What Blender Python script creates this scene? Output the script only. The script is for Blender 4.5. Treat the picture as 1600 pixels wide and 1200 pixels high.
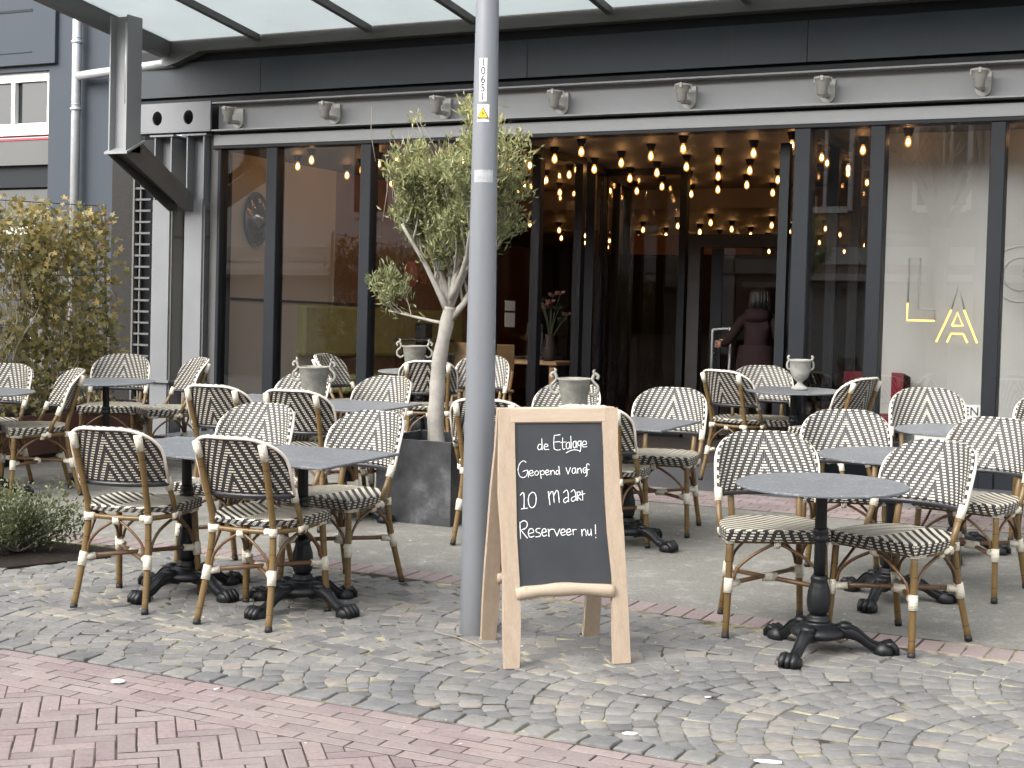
import bpy, bmesh, math, random
import numpy as np
from mathutils import Vector, Matrix

random.seed(7)
rng = np.random.default_rng(7)
sc = bpy.context.scene
for o in list(bpy.data.objects):
    bpy.data.objects.remove(o)
R = math.radians

# ---------------------------------------------------------------- camera, sky, sun, exposure
YAW, PITCH, ROLL, FPX, HC = R(26.87), R(2.084), R(-1.533), 2400.0, 1.65
fwd = Vector((-math.sin(YAW) * math.cos(PITCH), math.cos(YAW) * math.cos(PITCH), -math.sin(PITCH)))
right0 = Vector((math.cos(YAW), math.sin(YAW), 0))
down0 = fwd.cross(right0)
right = math.cos(ROLL) * right0 + math.sin(ROLL) * down0
down = -math.sin(ROLL) * right0 + math.cos(ROLL) * down0
cam_d = bpy.data.cameras.new('camera')
cam = bpy.data.objects.new('camera', cam_d)
sc.collection.objects.link(cam)
mw = Matrix((right, -down, -fwd)).transposed().to_4x4()
mw.translation = Vector((0, 0, HC))
cam.matrix_world = mw
cam_d.sensor_fit = 'HORIZONTAL'
cam_d.sensor_width = 36
cam_d.lens = 36 * FPX / 1600
cam_d.clip_start = 0.05
cam_d.clip_end = 500
sc.camera = cam

SUN_EL, SUN_AZ = R(36), R(200)      # overcast: a broad soft sun behind the camera
world = bpy.data.worlds.new('World')
sc.world = world
world.use_nodes = True
wn = world.node_tree.nodes
wl = world.node_tree.links
wn.clear()
w_out = wn.new('ShaderNodeOutputWorld')
w_bg = wn.new('ShaderNodeBackground')
w_sky = wn.new('ShaderNodeTexSky')
w_sky.sky_type = 'NISHITA'
w_sky.sun_disc = False
w_sky.sun_elevation = SUN_EL
w_sky.sun_rotation = SUN_AZ
w_sky.dust_density = 4.0
w_hs = wn.new('ShaderNodeHueSaturation')
w_hs.inputs['Saturation'].default_value = 0.22
wl.new(w_sky.outputs[0], w_hs.inputs['Color'])
wl.new(w_hs.outputs[0], w_bg.inputs[0])
w_bg.inputs[1].default_value = 0.15
wl.new(w_bg.outputs[0], w_out.inputs[0])

sun_d = bpy.data.lights.new('sun', 'SUN')
sun_d.energy = 0.9
sun_d.angle = R(85)
sun_d.color = (1.0, 0.97, 0.93)
sun = bpy.data.objects.new('sun', sun_d)
sc.collection.objects.link(sun)
sdir = Vector((math.sin(SUN_AZ) * math.cos(SUN_EL), math.cos(SUN_AZ) * math.cos(SUN_EL), math.sin(SUN_EL)))
sun.rotation_euler = sdir.to_track_quat('Z', 'Y').to_euler()
sun.location = (0, -3, 12)

vs = sc.view_settings
vs.view_transform = 'Standard'
vs.look = 'None'
vs.exposure = 1.78
vs.gamma = 1
vs.use_curve_mapping = False
cy = sc.cycles
cy.use_denoising = True
cy.max_bounces = 8
cy.transparent_max_bounces = 24
cy.sample_clamp_indirect = 6
cy.caustics_reflective = False
cy.caustics_refractive = False

# ---------------------------------------------------------------- helpers
GV = Vector((-0.0060, 0.0413))        # the street falls away from the facade


def gz(x, y):
    return GV[0] * x + GV[1] * y


NRM = Vector((-GV[0], -GV[1], 1)).normalized()
TILT = Vector((0, 0, 1)).rotation_difference(NRM).to_matrix().to_4x4()


def gmat(x, y, rz=0.0, dz=0.0):
    return Matrix.Translation((x, y, gz(x, y) + dz)) @ TILT @ Matrix.Rotation(rz, 4, 'Z')


class MB:
    """collects shapes, then links them as one mesh object"""

    def __init__(self):
        self.v, self.f, self.uv, self.mi, self.sm, self.tone = [], [], [], [], [], []

    def add(self, vs, fs, uvs=None, mi=0, smooth=False, M=None, tone=0.5):
        b = len(self.v)
        for p in vs:
            p = Vector(p)
            self.v.append(tuple(M @ p) if M else tuple(p))
            self.tone.append(tone)
        for i, f in enumerate(fs):
            self.f.append(tuple(b + k for k in f))
            self.uv.append(uvs[i] if uvs else [(0, 0)] * len(f))
            self.mi.append(mi)
            self.sm.append(smooth)

    def box(self, x0, x1, y0, y1, z0, z1, mi=0, M=None, bev=0.0, tone=0.5):
        if bev > 0:
            b = bev
            bm = bmesh.new()
            bmesh.ops.create_cube(bm, size=1)
            for v in bm.verts:
                v.co = Vector((x0 + (v.co.x + .5) * (x1 - x0), y0 + (v.co.y + .5) * (y1 - y0), z0 + (v.co.z + .5) * (z1 - z0)))
            bmesh.ops.bevel(bm, geom=bm.edges[:], offset=b, segments=1, affect='EDGES')
            bm.verts.index_update()
            vs = [v.co.copy() for v in bm.verts]
            fs = [[v.index for v in f.verts] for f in bm.faces]
            bm.free()
            self.add(vs, fs, self._buv(vs, fs), mi, False, M, tone)
            return
        vs = [(x, y, z) for z in (z0, z1) for y in (y0, y1) for x in (x0, x1)]
        fs = [(0, 2, 3, 1), (4, 5, 7, 6), (0, 1, 5, 4), (2, 6, 7, 3), (0, 4, 6, 2), (1, 3, 7, 5)]
        self.add(vs, fs, self._buv(vs, fs), mi, False, M, tone)

    def _buv(self, vs, fs):
        out = []
        for f in fs:
            p = [Vector(vs[i]) for i in f]
            n = (p[1] - p[0]).cross(p[2] - p[0])
            a = max(range(3), key=lambda k: abs(n[k]))
            ix = [k for k in range(3) if k != a]
            out.append([(q[ix[0]], q[ix[1]]) for q in p])
        return out

    def tube(self, pts, r, n=8, mi=0, caps=True, M=None, smooth=True, closed=False, tone=0.5):
        pts = [Vector(p) for p in pts]
        m = len(pts)
        rr = r if isinstance(r, (list, tuple)) else [r] * m
        prev = None
        vs, L = [], 0
        ls = []
        for i, p in enumerate(pts):
            if closed:
                t = pts[(i + 1) % m] - pts[i - 1]
            else:
                t = pts[min(i + 1, m - 1)] - pts[max(i - 1, 0)]
            t.normalize()
            if prev is None:
                a = Vector((0, 0, 1)) if abs(t.z) < .9 else Vector((1, 0, 0))
                u = (a - t * a.dot(t)).normalized()
            else:
                u = (prev - t * prev.dot(t)).normalized()
            prev = u
            w = t.cross(u)
            if i:
                L += (p - pts[i - 1]).length
            ls.append(L)
            for k in range(n):
                an = 2 * math.pi * k / n
                vs.append(p + (u * math.cos(an) + w * math.sin(an)) * rr[i])
        fs, uv = [], []
        rng_ = range(m if closed else m - 1)
        for i in rng_:
            j = (i + 1) % m
            l1 = ls[j] if j else ls[i] + (pts[0] - pts[-1]).length
            for k in range(n):
                k2 = (k + 1) % n
                fs.append((i * n + k, i * n + k2, j * n + k2, j * n + k))
                uv.append([(k / n, ls[i]), ((k + 1) / n, ls[i]), ((k + 1) / n, l1), (k / n, l1)])
        if caps and not closed:
            fs.append(tuple(range(n - 1, -1, -1)))
            uv.append([(0, ls[0])] * n)
            fs.append(tuple((m - 1) * n + k for k in range(n)))
            uv.append([(0, ls[-1])] * n)
        self.add(vs, fs, uv, mi, smooth, M, tone)

    def lathe(self, prof, n=16, mi=0, M=None, smooth=True, cap=True, flute=0.0, nf=8):
        vs, fs, uv = [], [], []
        m = len(prof)
        for r, z in prof:
            for k in range(n):
                an = 2 * math.pi * k / n
                q = r * (1 + (flute * math.cos(nf * an) if flute else 0))
                vs.append((q * math.cos(an), q * math.sin(an), z))
        for i in range(m - 1):
            for k in range(n):
                k2 = (k + 1) % n
                fs.append((i * n + k, i * n + k2, (i + 1) * n + k2, (i + 1) * n + k))
                uv.append([(k / n, prof[i][1]), ((k + 1) / n, prof[i][1]), ((k + 1) / n, prof[i + 1][1]), (k / n, prof[i + 1][1])])
        if cap:
            fs.append(tuple(range(n - 1, -1, -1)))
            uv.append([(0, 0)] * n)
            fs.append(tuple((m - 1) * n + k for k in range(n)))
            uv.append([(0, 0)] * n)
        self.add(vs, fs, uv, mi, smooth, M)

    def prism(self, poly, y0, y1, mi=0, M=None, axis='Y'):
        """polygon in XZ pushed along Y (or in XY pushed along Z)"""
        n = len(poly)
        if axis == 'Y':
            vs = [(x, y0, z) for x, z in poly] + [(x, y1, z) for x, z in poly]
        else:
            vs = [(x, z, y0) for x, z in poly] + [(x, z, y1) for x, z in poly]
        fs = [tuple(range(n)), tuple(range(2 * n - 1, n - 1, -1))]
        for i in range(n):
            j = (i + 1) % n
            fs.append((i, i + n, j + n, j))
        self.add(vs, fs, self._buv(vs, fs), mi, False, M)

    def build(self, name, mats, parent=None, autosmooth=None):
        me = bpy.data.meshes.new(name)
        me.from_pydata(self.v, [], self.f)
        if not isinstance(mats, (list, tuple)):
            mats = [mats]
        for m in mats:
            me.materials.append(m)
        uvl = me.uv_layers.new(name='UVMap')
        flat = [c for fu in self.uv for p in fu for c in p]
        uvl.data.foreach_set('uv', flat)
        me.polygons.foreach_set('material_index', self.mi)
        me.polygons.foreach_set('use_smooth', self.sm)
        at = me.attributes.new('tone', 'FLOAT', 'POINT')
        at.data.foreach_set('value', self.tone)
        me.update()
        bm = bmesh.new()
        bm.from_mesh(me)
        bmesh.ops.recalc_face_normals(bm, faces=bm.faces)
        bm.to_mesh(me)
        bm.free()
        o = bpy.data.objects.new(name, me)
        sc.collection.objects.link(o)
        if parent:
            o.parent = parent
        return o


def np_mesh(name, V, F, mats, parent=None, tone=None, smooth=False, mi=None):
    """fast mesh from numpy arrays, F is (n,3) or (n,4)"""
    me = bpy.data.meshes.new(name)
    nv, nf, k = len(V), len(F), F.shape[1]
    me.vertices.add(nv)
    me.vertices.foreach_set('co', V.astype(np.float32).ravel())
    me.loops.add(nf * k)
    me.loops.foreach_set('vertex_index', F.astype(np.int32).ravel())
    me.polygons.add(nf)
    me.polygons.foreach_set('loop_start', np.arange(0, nf * k, k, dtype=np.int32))
    me.polygons.foreach_set('loop_total', np.full(nf, k, dtype=np.int32))
    for m in (mats if isinstance(mats, list) else [mats]):
        me.materials.append(m)
    if tone is not None:
        at = me.attributes.new('tone', 'FLOAT', 'POINT')
        at.data.foreach_set('value', tone.astype(np.float32))
    me.polygons.foreach_set('use_smooth', np.full(nf, smooth))
    me.update(calc_edges=True)
    me.validate()
    o = bpy.data.objects.new(name, me)
    sc.collection.objects.link(o)
    if parent:
        o.parent = parent
    return o


def tag(o, label=None, cat=None, group=None, kind=None):
    if label:
        o['label'] = label
    if cat:
        o['category'] = cat
    if group:
        o['group'] = group
    if kind:
        o['kind'] = kind
    return o


def empty(name, M=None, label=None, cat=None, group=None, kind=None, parent=None):
    o = bpy.data.objects.new(name, None)
    o.empty_display_size = 0.1
    sc.collection.objects.link(o)
    if parent:
        o.parent = parent
    if M is not None:
        o.matrix_world = M
    return tag(o, label, cat, group, kind)


def copy_tree(o, parent=None):
    c = o.copy()
    sc.collection.objects.link(c)
    if parent:
        c.parent = parent
    for ch in list(o.children):
        copy_tree(ch, c)
    return c


# ---------------------------------------------------------------- materials
class NT:
    def __init__(self, name):
        self.m = bpy.data.materials.new(name)
        self.m.use_nodes = True
        self.t = self.m.node_tree
        self.n, self.l = self.t.nodes, self.t.links
        self.n.clear()
        self.out = self.n.new('ShaderNodeOutputMaterial')

    def node(self, typ, **kw):
        n = self.n.new(typ)
        for k, v in kw.items():
            setattr(n, k, v)
        return n

    def set(self, sock, v):
        if hasattr(v, 'is_output') or hasattr(v, 'links'):
            self.l.new(v, sock)
        else:
            sock.default_value = v

    def math(self, op, a, b=0.0, c=None, clamp=False):
        n = self.n.new('ShaderNodeMath')
        n.operation = op
        n.use_clamp = clamp
        self.set(n.inputs[0], a)
        self.set(n.inputs[1], b)
        if c is not None:
            self.set(n.inputs[2], c)
        return n.outputs[0]

    def mix(self, f, a, b):
        n = self.n.new('ShaderNodeMix')
        n.data_type = 'RGBA'
        self.set(n.inputs[0], f)
        for s, v in ((n.inputs[6], a), (n.inputs[7], b)):
            if isinstance(v, tuple) and len(v) == 3:
                v = (*v, 1)
            self.set(s, v)
        return n.outputs[2]

    def noise(self, scale, detail=4, rough=.55, vec=None, stretch=None):
        n = self.n.new('ShaderNodeTexNoise')
        n.inputs['Scale'].default_value = scale
        n.inputs['Detail'].default_value = detail
        n.inputs['Roughness'].default_value = rough
        if vec is None:
            vec = self.coord('Object')
        if stretch:
            mp = self.n.new('ShaderNodeMapping')
            mp.inputs['Scale'].default_value = stretch
            self.l.new(vec, mp.inputs[0])
            vec = mp.outputs[0]
        self.l.new(vec, n.inputs['Vector'])
        return n.outputs['Fac']

    def coord(self, which):
        n = self.n.new('ShaderNodeTexCoord')
        return n.outputs[which]

    def uv(self):
        n = self.n.new('ShaderNodeUVMap')
        n.uv_map = 'UVMap'
        s = self.n.new('ShaderNodeSeparateXYZ')
        self.l.new(n.outputs[0], s.inputs[0])
        return s.outputs[0], s.outputs[1]

    def ramp(self, fac, stops):
        n = self.n.new('ShaderNodeValToRGB')
        el = n.color_ramp.elements
        while len(el) < len(stops):
            el.new(0.5)
        for e, (p, c) in zip(el, stops):
            e.position = p
            e.color = (*c, 1)
        self.set(n.inputs[0], fac)
        return n.outputs[0]

    def bump(self, h, strength=.3, dist=.01):
        n = self.n.new('ShaderNodeBump')
        n.inputs['Strength'].default_value = strength
        n.inputs['Distance'].default_value = dist
        self.l.new(h, n.inputs['Height'])
        return n.outputs[0]

    def bsdf(self, color, rough=.6, metal=0.0, normal=None, spec=.5, **kw):
        n = self.n.new('ShaderNodeBsdfPrincipled')
        if isinstance(color, tuple) and len(color) == 3:
            color = (*color, 1)
        self.set(n.inputs['Base Color'], color)
        self.set(n.inputs['Roughness'], rough)
        n.inputs['Metallic'].default_value = metal
        n.inputs['Specular IOR Level'].default_value = spec
        for k, v in kw.items():
            self.set(n.inputs[k], v)
        if normal is not None:
            self.l.new(normal, n.inputs['Normal'])
        return n.outputs[0]

    def done(self, sh):
        self.l.new(sh, self.out.inputs[0])
        return self.m


def mat_plain(name, col, rough=.6, metal=0.0, var=.12, scale=9.0, bump=.05, spec=.5, bscale=60):
    t = NT(name)
    f = t.noise(scale, 5)
    c2 = tuple(max(0, c * (1 - var * 2)) for c in col)
    c1 = tuple(c * (1 + var) for c in col)
    c = t.mix(f, c2, c1)
    r = t.math('MULTIPLY_ADD', f, .2, rough - .1)
    nb = t.bump(t.noise(bscale, 3), bump, .004)
    return t.done(t.bsdf(c, r, metal, nb, spec))


def mat_weave(name):
    # u sideways from the middle, v upward, both metres: cream strands over dark ones, stepped into a chevron
    t = NT(name)
    u, v = t.uv()
    row = t.math('FLOOR', t.math('DIVIDE', v, .0128))
    fr = t.math('FRACT', t.math('DIVIDE', v, .0128))
    au = t.math('ABSOLUTE', u)
    ph = t.math('FRACT', t.math('DIVIDE', t.math('MULTIPLY_ADD', row, .0056, au), .0385))
    dash = t.math('MULTIPLY', t.math('LESS_THAN', ph, .50),
                  t.math('MULTIPLY', t.math('GREATER_THAN', fr, .20), t.math('LESS_THAN', fr, .74)))
    jit = t.noise(160, 2)
    cream = t.mix(jit, (.58, .535, .42), (.74, .70, .59))
    # the dark strands run upright: fine ribs
    ribs = t.math('FRACT', t.math('DIVIDE', au, .0105))
    dark = t.mix(ribs, (.0045, .0045, .0065), (.026, .025, .031))
    c = t.mix(dash, dark, cream)
    h1 = t.math('MULTIPLY', t.math('SINE', t.math('MULTIPLY', fr, math.pi)), dash)
    h = t.math('ADD', t.math('MULTIPLY', h1, 1.0), t.math('MULTIPLY', t.math('SINE', t.math('MULTIPLY', ribs, math.pi)), .6))
    rd = t.node('ShaderNodeObjectInfo').outputs['Random']
    c = t.mix(t.math('MULTIPLY', t.math('MULTIPLY', rd, t.noise(9, 4)), .16), c, (.20, .18, .15))
    nb = t.bump(h, .9, .003)
    return t.done(t.bsdf(c, .38, 0, nb, .5))


def mat_seatweave(name):
    t = NT(name)
    u, v = t.uv()
    au = t.math('ABSOLUTE', u)
    ph = t.math('FRACT', t.math('DIVIDE', t.math('SUBTRACT', au, v), .050))
    str_ = t.math('LESS_THAN', ph, .50)
    fr = t.math('FRACT', t.math('DIVIDE', t.math('ADD', au, v), .0125))
    gap = t.math('MULTIPLY', t.math('GREATER_THAN', fr, .05), t.math('LESS_THAN', fr, .95))
    dash = t.math('MULTIPLY', str_, gap)
    jit = t.noise(160, 2)
    c = t.mix(dash, t.mix(fr, (.006, .006, .008), (.018, .018, .021)), t.mix(jit, (.56, .52, .40), (.76, .71, .58)))
    nb = t.bump(t.math('SINE', t.math('MULTIPLY', fr, math.pi)), .7, .003)
    return t.done(t.bsdf(c, .42, 0, nb, .5))


def mat_bamboo(name, a=(.110, .066, .022), b=(.205, .130, .048), ring=True):
    t = NT(name)
    u, v = t.uv()
    f = t.noise(14, 5, .6, None, (1, 1, .25))
    c = t.mix(f, a, b)
    if ring:
        fr = t.math('FRACT', t.math('DIVIDE', v, .135))
        ln = t.math('LESS_THAN', t.math('ABSOLUTE', t.math('SUBTRACT', fr, .5)), .014)
        c = t.mix(t.math('MULTIPLY', ln, .85), c, (.03, .015, .006))
    rd = t.node('ShaderNodeObjectInfo').outputs['Random']
    c = t.mix(t.math('MULTIPLY', rd, .28), c, tuple(x * .62 for x in a))
    w = t.noise(55, 5, .7)
    c = t.mix(t.math('MULTIPLY_ADD', w, 5, -3.2, True), c, tuple(min(1, x * 1.9) for x in b))
    return t.done(t.bsdf(c, .36, 0, t.bump(t.noise(120, 2), .06, .002), .5))


def mat_wrap(name, col=(.86, .80, .66)):
    t = NT(name)
    u, v = t.uv()
    w = t.math('SINE', t.math('MULTIPLY', v, 2 * math.pi / .0065))
    c = t.mix(t.math('MULTIPLY_ADD', w, .5, .5), tuple(x * .72 for x in col), col)
    return t.done(t.bsdf(c, .5, 0, t.bump(w, .7, .002)))


def mat_stone(name, stops, attr, rough=.62, bump=.5, scale=40):
    t = NT(name)
    if attr:
        n = t.node('ShaderNodeAttribute', attribute_name='tone')
        k = n.outputs['Fac']
    else:
        k = t.node('ShaderNodeObjectInfo').outputs['Random']
    c = t.ramp(k, stops)
    pos = t.node('ShaderNodeNewGeometry').outputs['Position']
    f = t.noise(scale, 8, .72, pos)
    g = t.noise(3.2, 4, .6, pos)
    c = t.mix(t.math('MULTIPLY_ADD', f, 2.0, -.62, True), t.mix(.5, c, (.03, .03, .03)), c)
    c = t.mix(t.math('MULTIPLY_ADD', g, 1.1, -.42, True), c, (.30, .28, .25))
    nb = t.bump(f, bump, .006)
    return t.done(t.bsdf(c, rough, 0, nb, .4))


def mat_glass(name, tint=(.92, .95, .94), boost=1.0):
    t = NT(name)
    fr = t.node('ShaderNodeFresnel')
    fr.inputs['IOR'].default_value = 1.5
    tr = t.node('ShaderNodeBsdfTransparent')
    tr.inputs[0].default_value = (*tint, 1)
    gl = t.node('ShaderNodeBsdfGlossy')
    gl.inputs['Roughness'].default_value = 0.0
    gl.inputs[0].default_value = (1, 1, 1, 1)
    mx = t.node('ShaderNodeMixShader')
    back = t.node('ShaderNodeNewGeometry').outputs['Backfacing']
    k = t.math('MULTIPLY', fr.outputs[0], t.math('MULTIPLY_ADD', back, -boost, boost), clamp=True)
    t.l.new(k, mx.inputs[0])
    t.l.new(tr.outputs[0], mx.inputs[1])
    t.l.new(gl.outputs[0], mx.inputs[2])
    return t.done(mx.outputs[0])


def mat_emit(name, col, s):
    t = NT(name)
    e = t.node('ShaderNodeEmission')
    e.inputs[0].default_value = (*col, 1)
    e.inputs[1].default_value = s
    return t.done(e.outputs[0])


def mat_leaf(name, stops, trans=.25, rough=.45):
    t = NT(name)
    k = t.node('ShaderNodeAttribute', attribute_name='tone').outputs['Fac']
    c = t.ramp(k, stops)
    p = t.bsdf(c, rough, 0, None, .4)
    tl = t.node('ShaderNodeBsdfTranslucent')
    t.l.new(c, tl.inputs[0])
    mx = t.node('ShaderNodeMixShader')
    mx.inputs[0].default_value = trans
    t.l.new(p, mx.inputs[1])
    t.l.new(tl.outputs[0], mx.inputs[2])
    return t.done(mx.outputs[0])


def mat_wood(name, a, b, axis='Z'):
    t = NT(name)
    st = {'Z': (9, 9, .9), 'X': (.9, 9, 9)}[axis]
    f = t.noise(5, 6, .65, None, st)
    g = t.noise(26, 4, .6, None, st)
    c = t.mix(t.math('MULTIPLY_ADD', g, .4, t.math('MULTIPLY', f, .6)), a, b)
    kn = t.noise(3.5, 2, .5, None, (2.5, 2.5, 1))
    c = t.mix(t.math('MULTIPLY', t.math('GREATER_THAN', kn, .75), .35), c, (.25, .14, .07))
    return t.done(t.bsdf(c, .62, 0, t.bump(g, .25, .003), .3))


M = {}
M['weave'] = mat_weave('woven_chevron')
M['seatweave'] = mat_seatweave('woven_seat')
M['bamboo'] = mat_bamboo('brown_bamboo_tube')
M['bamboo_thin'] = mat_bamboo('brown_thin_tube', (.10, .052, .022), (.17, .095, .045))
M['wrap'] = mat_wrap('cream_binding')
M['rim'] = mat_plain('pale_piping', (.78, .70, .62), .42, 0, .04, 30, .05)
M['black_rail'] = mat_plain('black_rail', (.02, .02, .025), .35, 0, .1)
M['rubber'] = mat_plain('black_rubber', (.012, .012, .012), .6, 0, .1)
M['iron'] = mat_plain('black_cast_iron', (.0065, .0073, .009), .45, 0, .3, 22, .35, .4, 45)


def mat_tabletop():
    t = NT('slate_grey_tabletop')
    pos = t.node('ShaderNodeNewGeometry').outputs['Position']
    f = t.noise(7, 6, .7, pos)
    g = t.noise(60, 3, .7, pos)
    c = t.mix(f, (.074, .080, .088), (.15, .16, .17))
    c = t.mix(t.math('MULTIPLY_ADD', g, 5.5, -3.0, True), c, (.31, .32, .325))
    sm = t.noise(3.1, 6, .75, pos)
    c = t.mix(t.math('MULTIPLY_ADD', sm, 3.5, -1.9, True), c, (.21, .215, .22))
    r = t.math('MULTIPLY_ADD', f, .25, .36)
    return t.done(t.bsdf(c, r, 0, t.bump(g, .08, .002), .5))


M['tabletop'] = mat_tabletop()


def mat_zinc(name, a, b, c3, rough=.5, metal=.35, scale=9):
    t = NT(name)
    f = t.noise(scale, 6, .68)
    g = t.noise(scale * 5, 4, .6)
    c = t.ramp(f, [(.30, a), (.52, b), (.72, c3)])
    c = t.mix(t.math('MULTIPLY', g, .35), c, a)
    r = t.math('MULTIPLY_ADD', f, .35, rough - .17)
    return t.done(t.bsdf(c, r, metal, t.bump(g, .12, .003)))


M['jug'] = mat_zinc('weathered_zinc', (.15, .146, .122), (.265, .257, .22), (.38, .37, .32), .7, .0, 14)
M['planter'] = mat_zinc('smoky_dark_zinc', (.022, .023, .026), (.075, .077, .082), (.22, .22, .228), .38, .25, 3.2)
M['urn'] = mat_zinc('grey_stone_urn', (.2, .2, .18), (.31, .31, .28), (.4, .4, .37), .75, 0, 16)
M['steel'] = mat_plain('grey_painted_steel', (.235, .24, .246), .48, 0, .10, 3.0, .04)
M['steel_col'] = mat_plain('grey_steel_darkened', (.150, .155, .162), .45, 0, .10, 3.0, .04)  # the beam's steel again, darkened in colour to offset strong direct light
M['steel_dark'] = mat_plain('dark_grey_painted_steel', (.088, .088, .084), .5, 0, .12, 3.0, .04)
M['black_frame'] = mat_plain('black_window_frame', (.006, .007, .010), .5, 0, .15, 4, .02, .25)
M['blue_frame'] = mat_plain('blue_black_window_frame', (.0075, .0098, .0135), .5, 0, .15, 4, .02, .25)
M['fascia'] = None
M['bluewall'] = mat_plain('blue_grey_render', (.046, .055, .068), .75, 0, .05, 2.5, .12, .3, 140)
M['white_paint'] = mat_plain('white_window_paint', (.72, .72, .70), .4, 0, .05)
M['red'] = mat_plain('red_strip', (.5, .03, .04), .4, 0, .05)
M['door_paint'] = mat_plain('dark_door_paint', (.03, .028, .027), .5, 0, .1, 3, .03, .3)
M['granite'] = mat_plain('dark_granite', (.016, .0145, .012), .55, 0, .5, 45, .1, .25)
M['galv'] = mat_plain('galvanised_pipe', (.47, .49, .50), .42, .45, .14, 18, .04)
M['pole'] = None
M['corten'] = mat_plain('rusty_steel', (.095, .04, .027), .75, 0, .3, 8, .2)
M['soil'] = mat_plain('dark_soil', (.032, .026, .021), .95, 0, .4, 26, 1.0, .1, 60)
M['bark'] = mat_plain('pale_grey_bark', (.33, .31, .275), .85, 0, .25, 16, .6, .2, 42)
M['twig'] = mat_plain('grey_twig', (.24, .21, .17), .85, 0, .2, 20, .3)
M['vine'] = mat_plain('pale_vine_stem', (.28, .24, .16), .85, 0, .25, 20, .3)
M['wood'] = mat_wood('raw_teak', (.25, .175, .115), (.53, .435, .335))
M['wood_x'] = mat_wood('raw_teak_across', (.30, .22, .15), (.58, .485, .38), 'X')
M['chalkboard'] = mat_plain('chalkboard', (.032, .035, .040), .62, 0, .30, 6, .04)
M['chalk'] = mat_plain('white_chalk_ink', (.85, .85, .84), .7, 0, .04)
M['sticker'] = mat_plain('white_sticker', (.75, .75, .73), .4, 0, .02)
M['ink'] = mat_plain('black_ink', (.012, .012, .015), .5, 0, .02)
M['yellow'] = mat_plain('warning_yellow', (.75, .48, .02), .4, 0, .02)
M['tape'] = mat_plain('grey_tape_residue', (.40, .41, .42), .6, 0, .3, 30)
M['lamp_grey'] = mat_plain('grey_lamp_casting', (.42, .41, .38), .5, 0, .08)
M['glass'] = mat_glass('window_glass', (.95, .95, .945), 2.6)
M['glass_in'] = mat_glass('inner_glass', (.86, .84, .82), 1.0)
M['bulbglass'] = None
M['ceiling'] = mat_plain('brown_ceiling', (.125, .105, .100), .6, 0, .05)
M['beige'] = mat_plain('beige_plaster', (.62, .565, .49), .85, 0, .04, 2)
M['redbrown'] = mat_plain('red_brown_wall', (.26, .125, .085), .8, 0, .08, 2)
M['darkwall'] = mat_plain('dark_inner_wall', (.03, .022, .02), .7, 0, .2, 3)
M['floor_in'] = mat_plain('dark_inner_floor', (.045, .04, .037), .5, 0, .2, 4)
M['whitewall'] = mat_plain('pale_grey_wall', (.40, .405, .385), .8, 0, .04, 2)
M['sofa'] = mat_plain('olive_yellow_velvet', (.44, .42, .17), .8, 0, .15, 10, .1)
M['redchair'] = mat_plain('dark_red_velvet', (.17, .012, .025), .8, 0, .2, 10, .1)
M['lightwood'] = mat_plain('light_wood', (.36, .23, .12), .6, 0, .15, 10)
M['mirror'] = mat_plain('dark_mirror', (.16, .14, .13), .08, 1.0, .1, 4, 0)
M['flower'] = mat_plain('dusty_pink_petals', (.42, .23, .2), .8, 0, .2, 20)
M['stalk'] = mat_plain('dark_stalks', (.05, .07, .03), .8, 0, .2, 20)
M['bulb'] = mat_emit('filament_glow', (1.0, .50, .18), 17.0)
M['envelope'] = None
M['neon'] = mat_emit('lit_neon', (1.0, .58, .13), 1.1)
M['neon_off'] = mat_plain('unlit_neon_tube', (.33, .33, .31), .3, 0, .03)
M['pinksign'] = mat_plain('faded_red_lettering', (.75, .20, .22), .6, 0, .05)
M['skin'] = mat_plain('skin', (.45, .26, .18), .55, 0, .05)
M['hair'] = mat_plain('black_hair', (.012, .010, .010), .5, 0, .2, 40)
M['jacket'] = mat_plain('dimmed_pink_jacket', (.022, .0105, .0115), .85, 0, .3, 9, .9, .2, 14)  # pink darkened almost to black; the doorway's dimness is in the colour
M['trousers'] = mat_plain('dark_trousers', (.02, .02, .025), .8, 0, .1)


def mat_canopyglass():
    t = NT('frosted_canopy_glass')
    pos = t.node('ShaderNodeNewGeometry').outputs['Position']
    f = t.noise(1.6, 5, .6, pos)
    g = t.noise(9, 5, .7, pos)
    c = t.mix(f, (.55, .585, .585), (.64, .672, .672))
    c = t.mix(t.math('MULTIPLY_ADD', g, 3.2, -2.0, True), c, (.40, .40, .35))
    tl = t.node('ShaderNodeBsdfTranslucent')
    t.l.new(c, tl.inputs[0])
    p = t.bsdf(c, .25, 0, None, .5)
    mx = t.node('ShaderNodeMixShader')
    mx.inputs[0].default_value = .85
    t.l.new(p, mx.inputs[1])
    t.l.new(tl.outputs[0], mx.inputs[2])
    return t.done(mx.outputs[0])


M['canopy'] = mat_canopyglass()


def mat_pole():
    t = NT('grey_pole_paint')
    f = t.noise(6, 6, .65, None, (1, 1, .12))
    g = t.noise(22, 5, .7)
    c = t.mix(f, (.155, .165, .18), (.225, .235, .25))
    c = t.mix(t.math('MULTIPLY_ADD', g, 5, -3.3, True), c, (.30, .305, .31))
    z = t.node('ShaderNodeSeparateXYZ')
    t.l.new(t.coord('Object'), z.inputs[0])
    dirt = t.math('MULTIPLY', t.math('MULTIPLY_ADD', z.outputs[2], -2.2, .75, True), g)
    c = t.mix(dirt, c, (.10, .098, .092))
    return t.done(t.bsdf(c, .42, .2, t.bump(g, .04, .002)))


M['pole'] = mat_pole()


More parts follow.
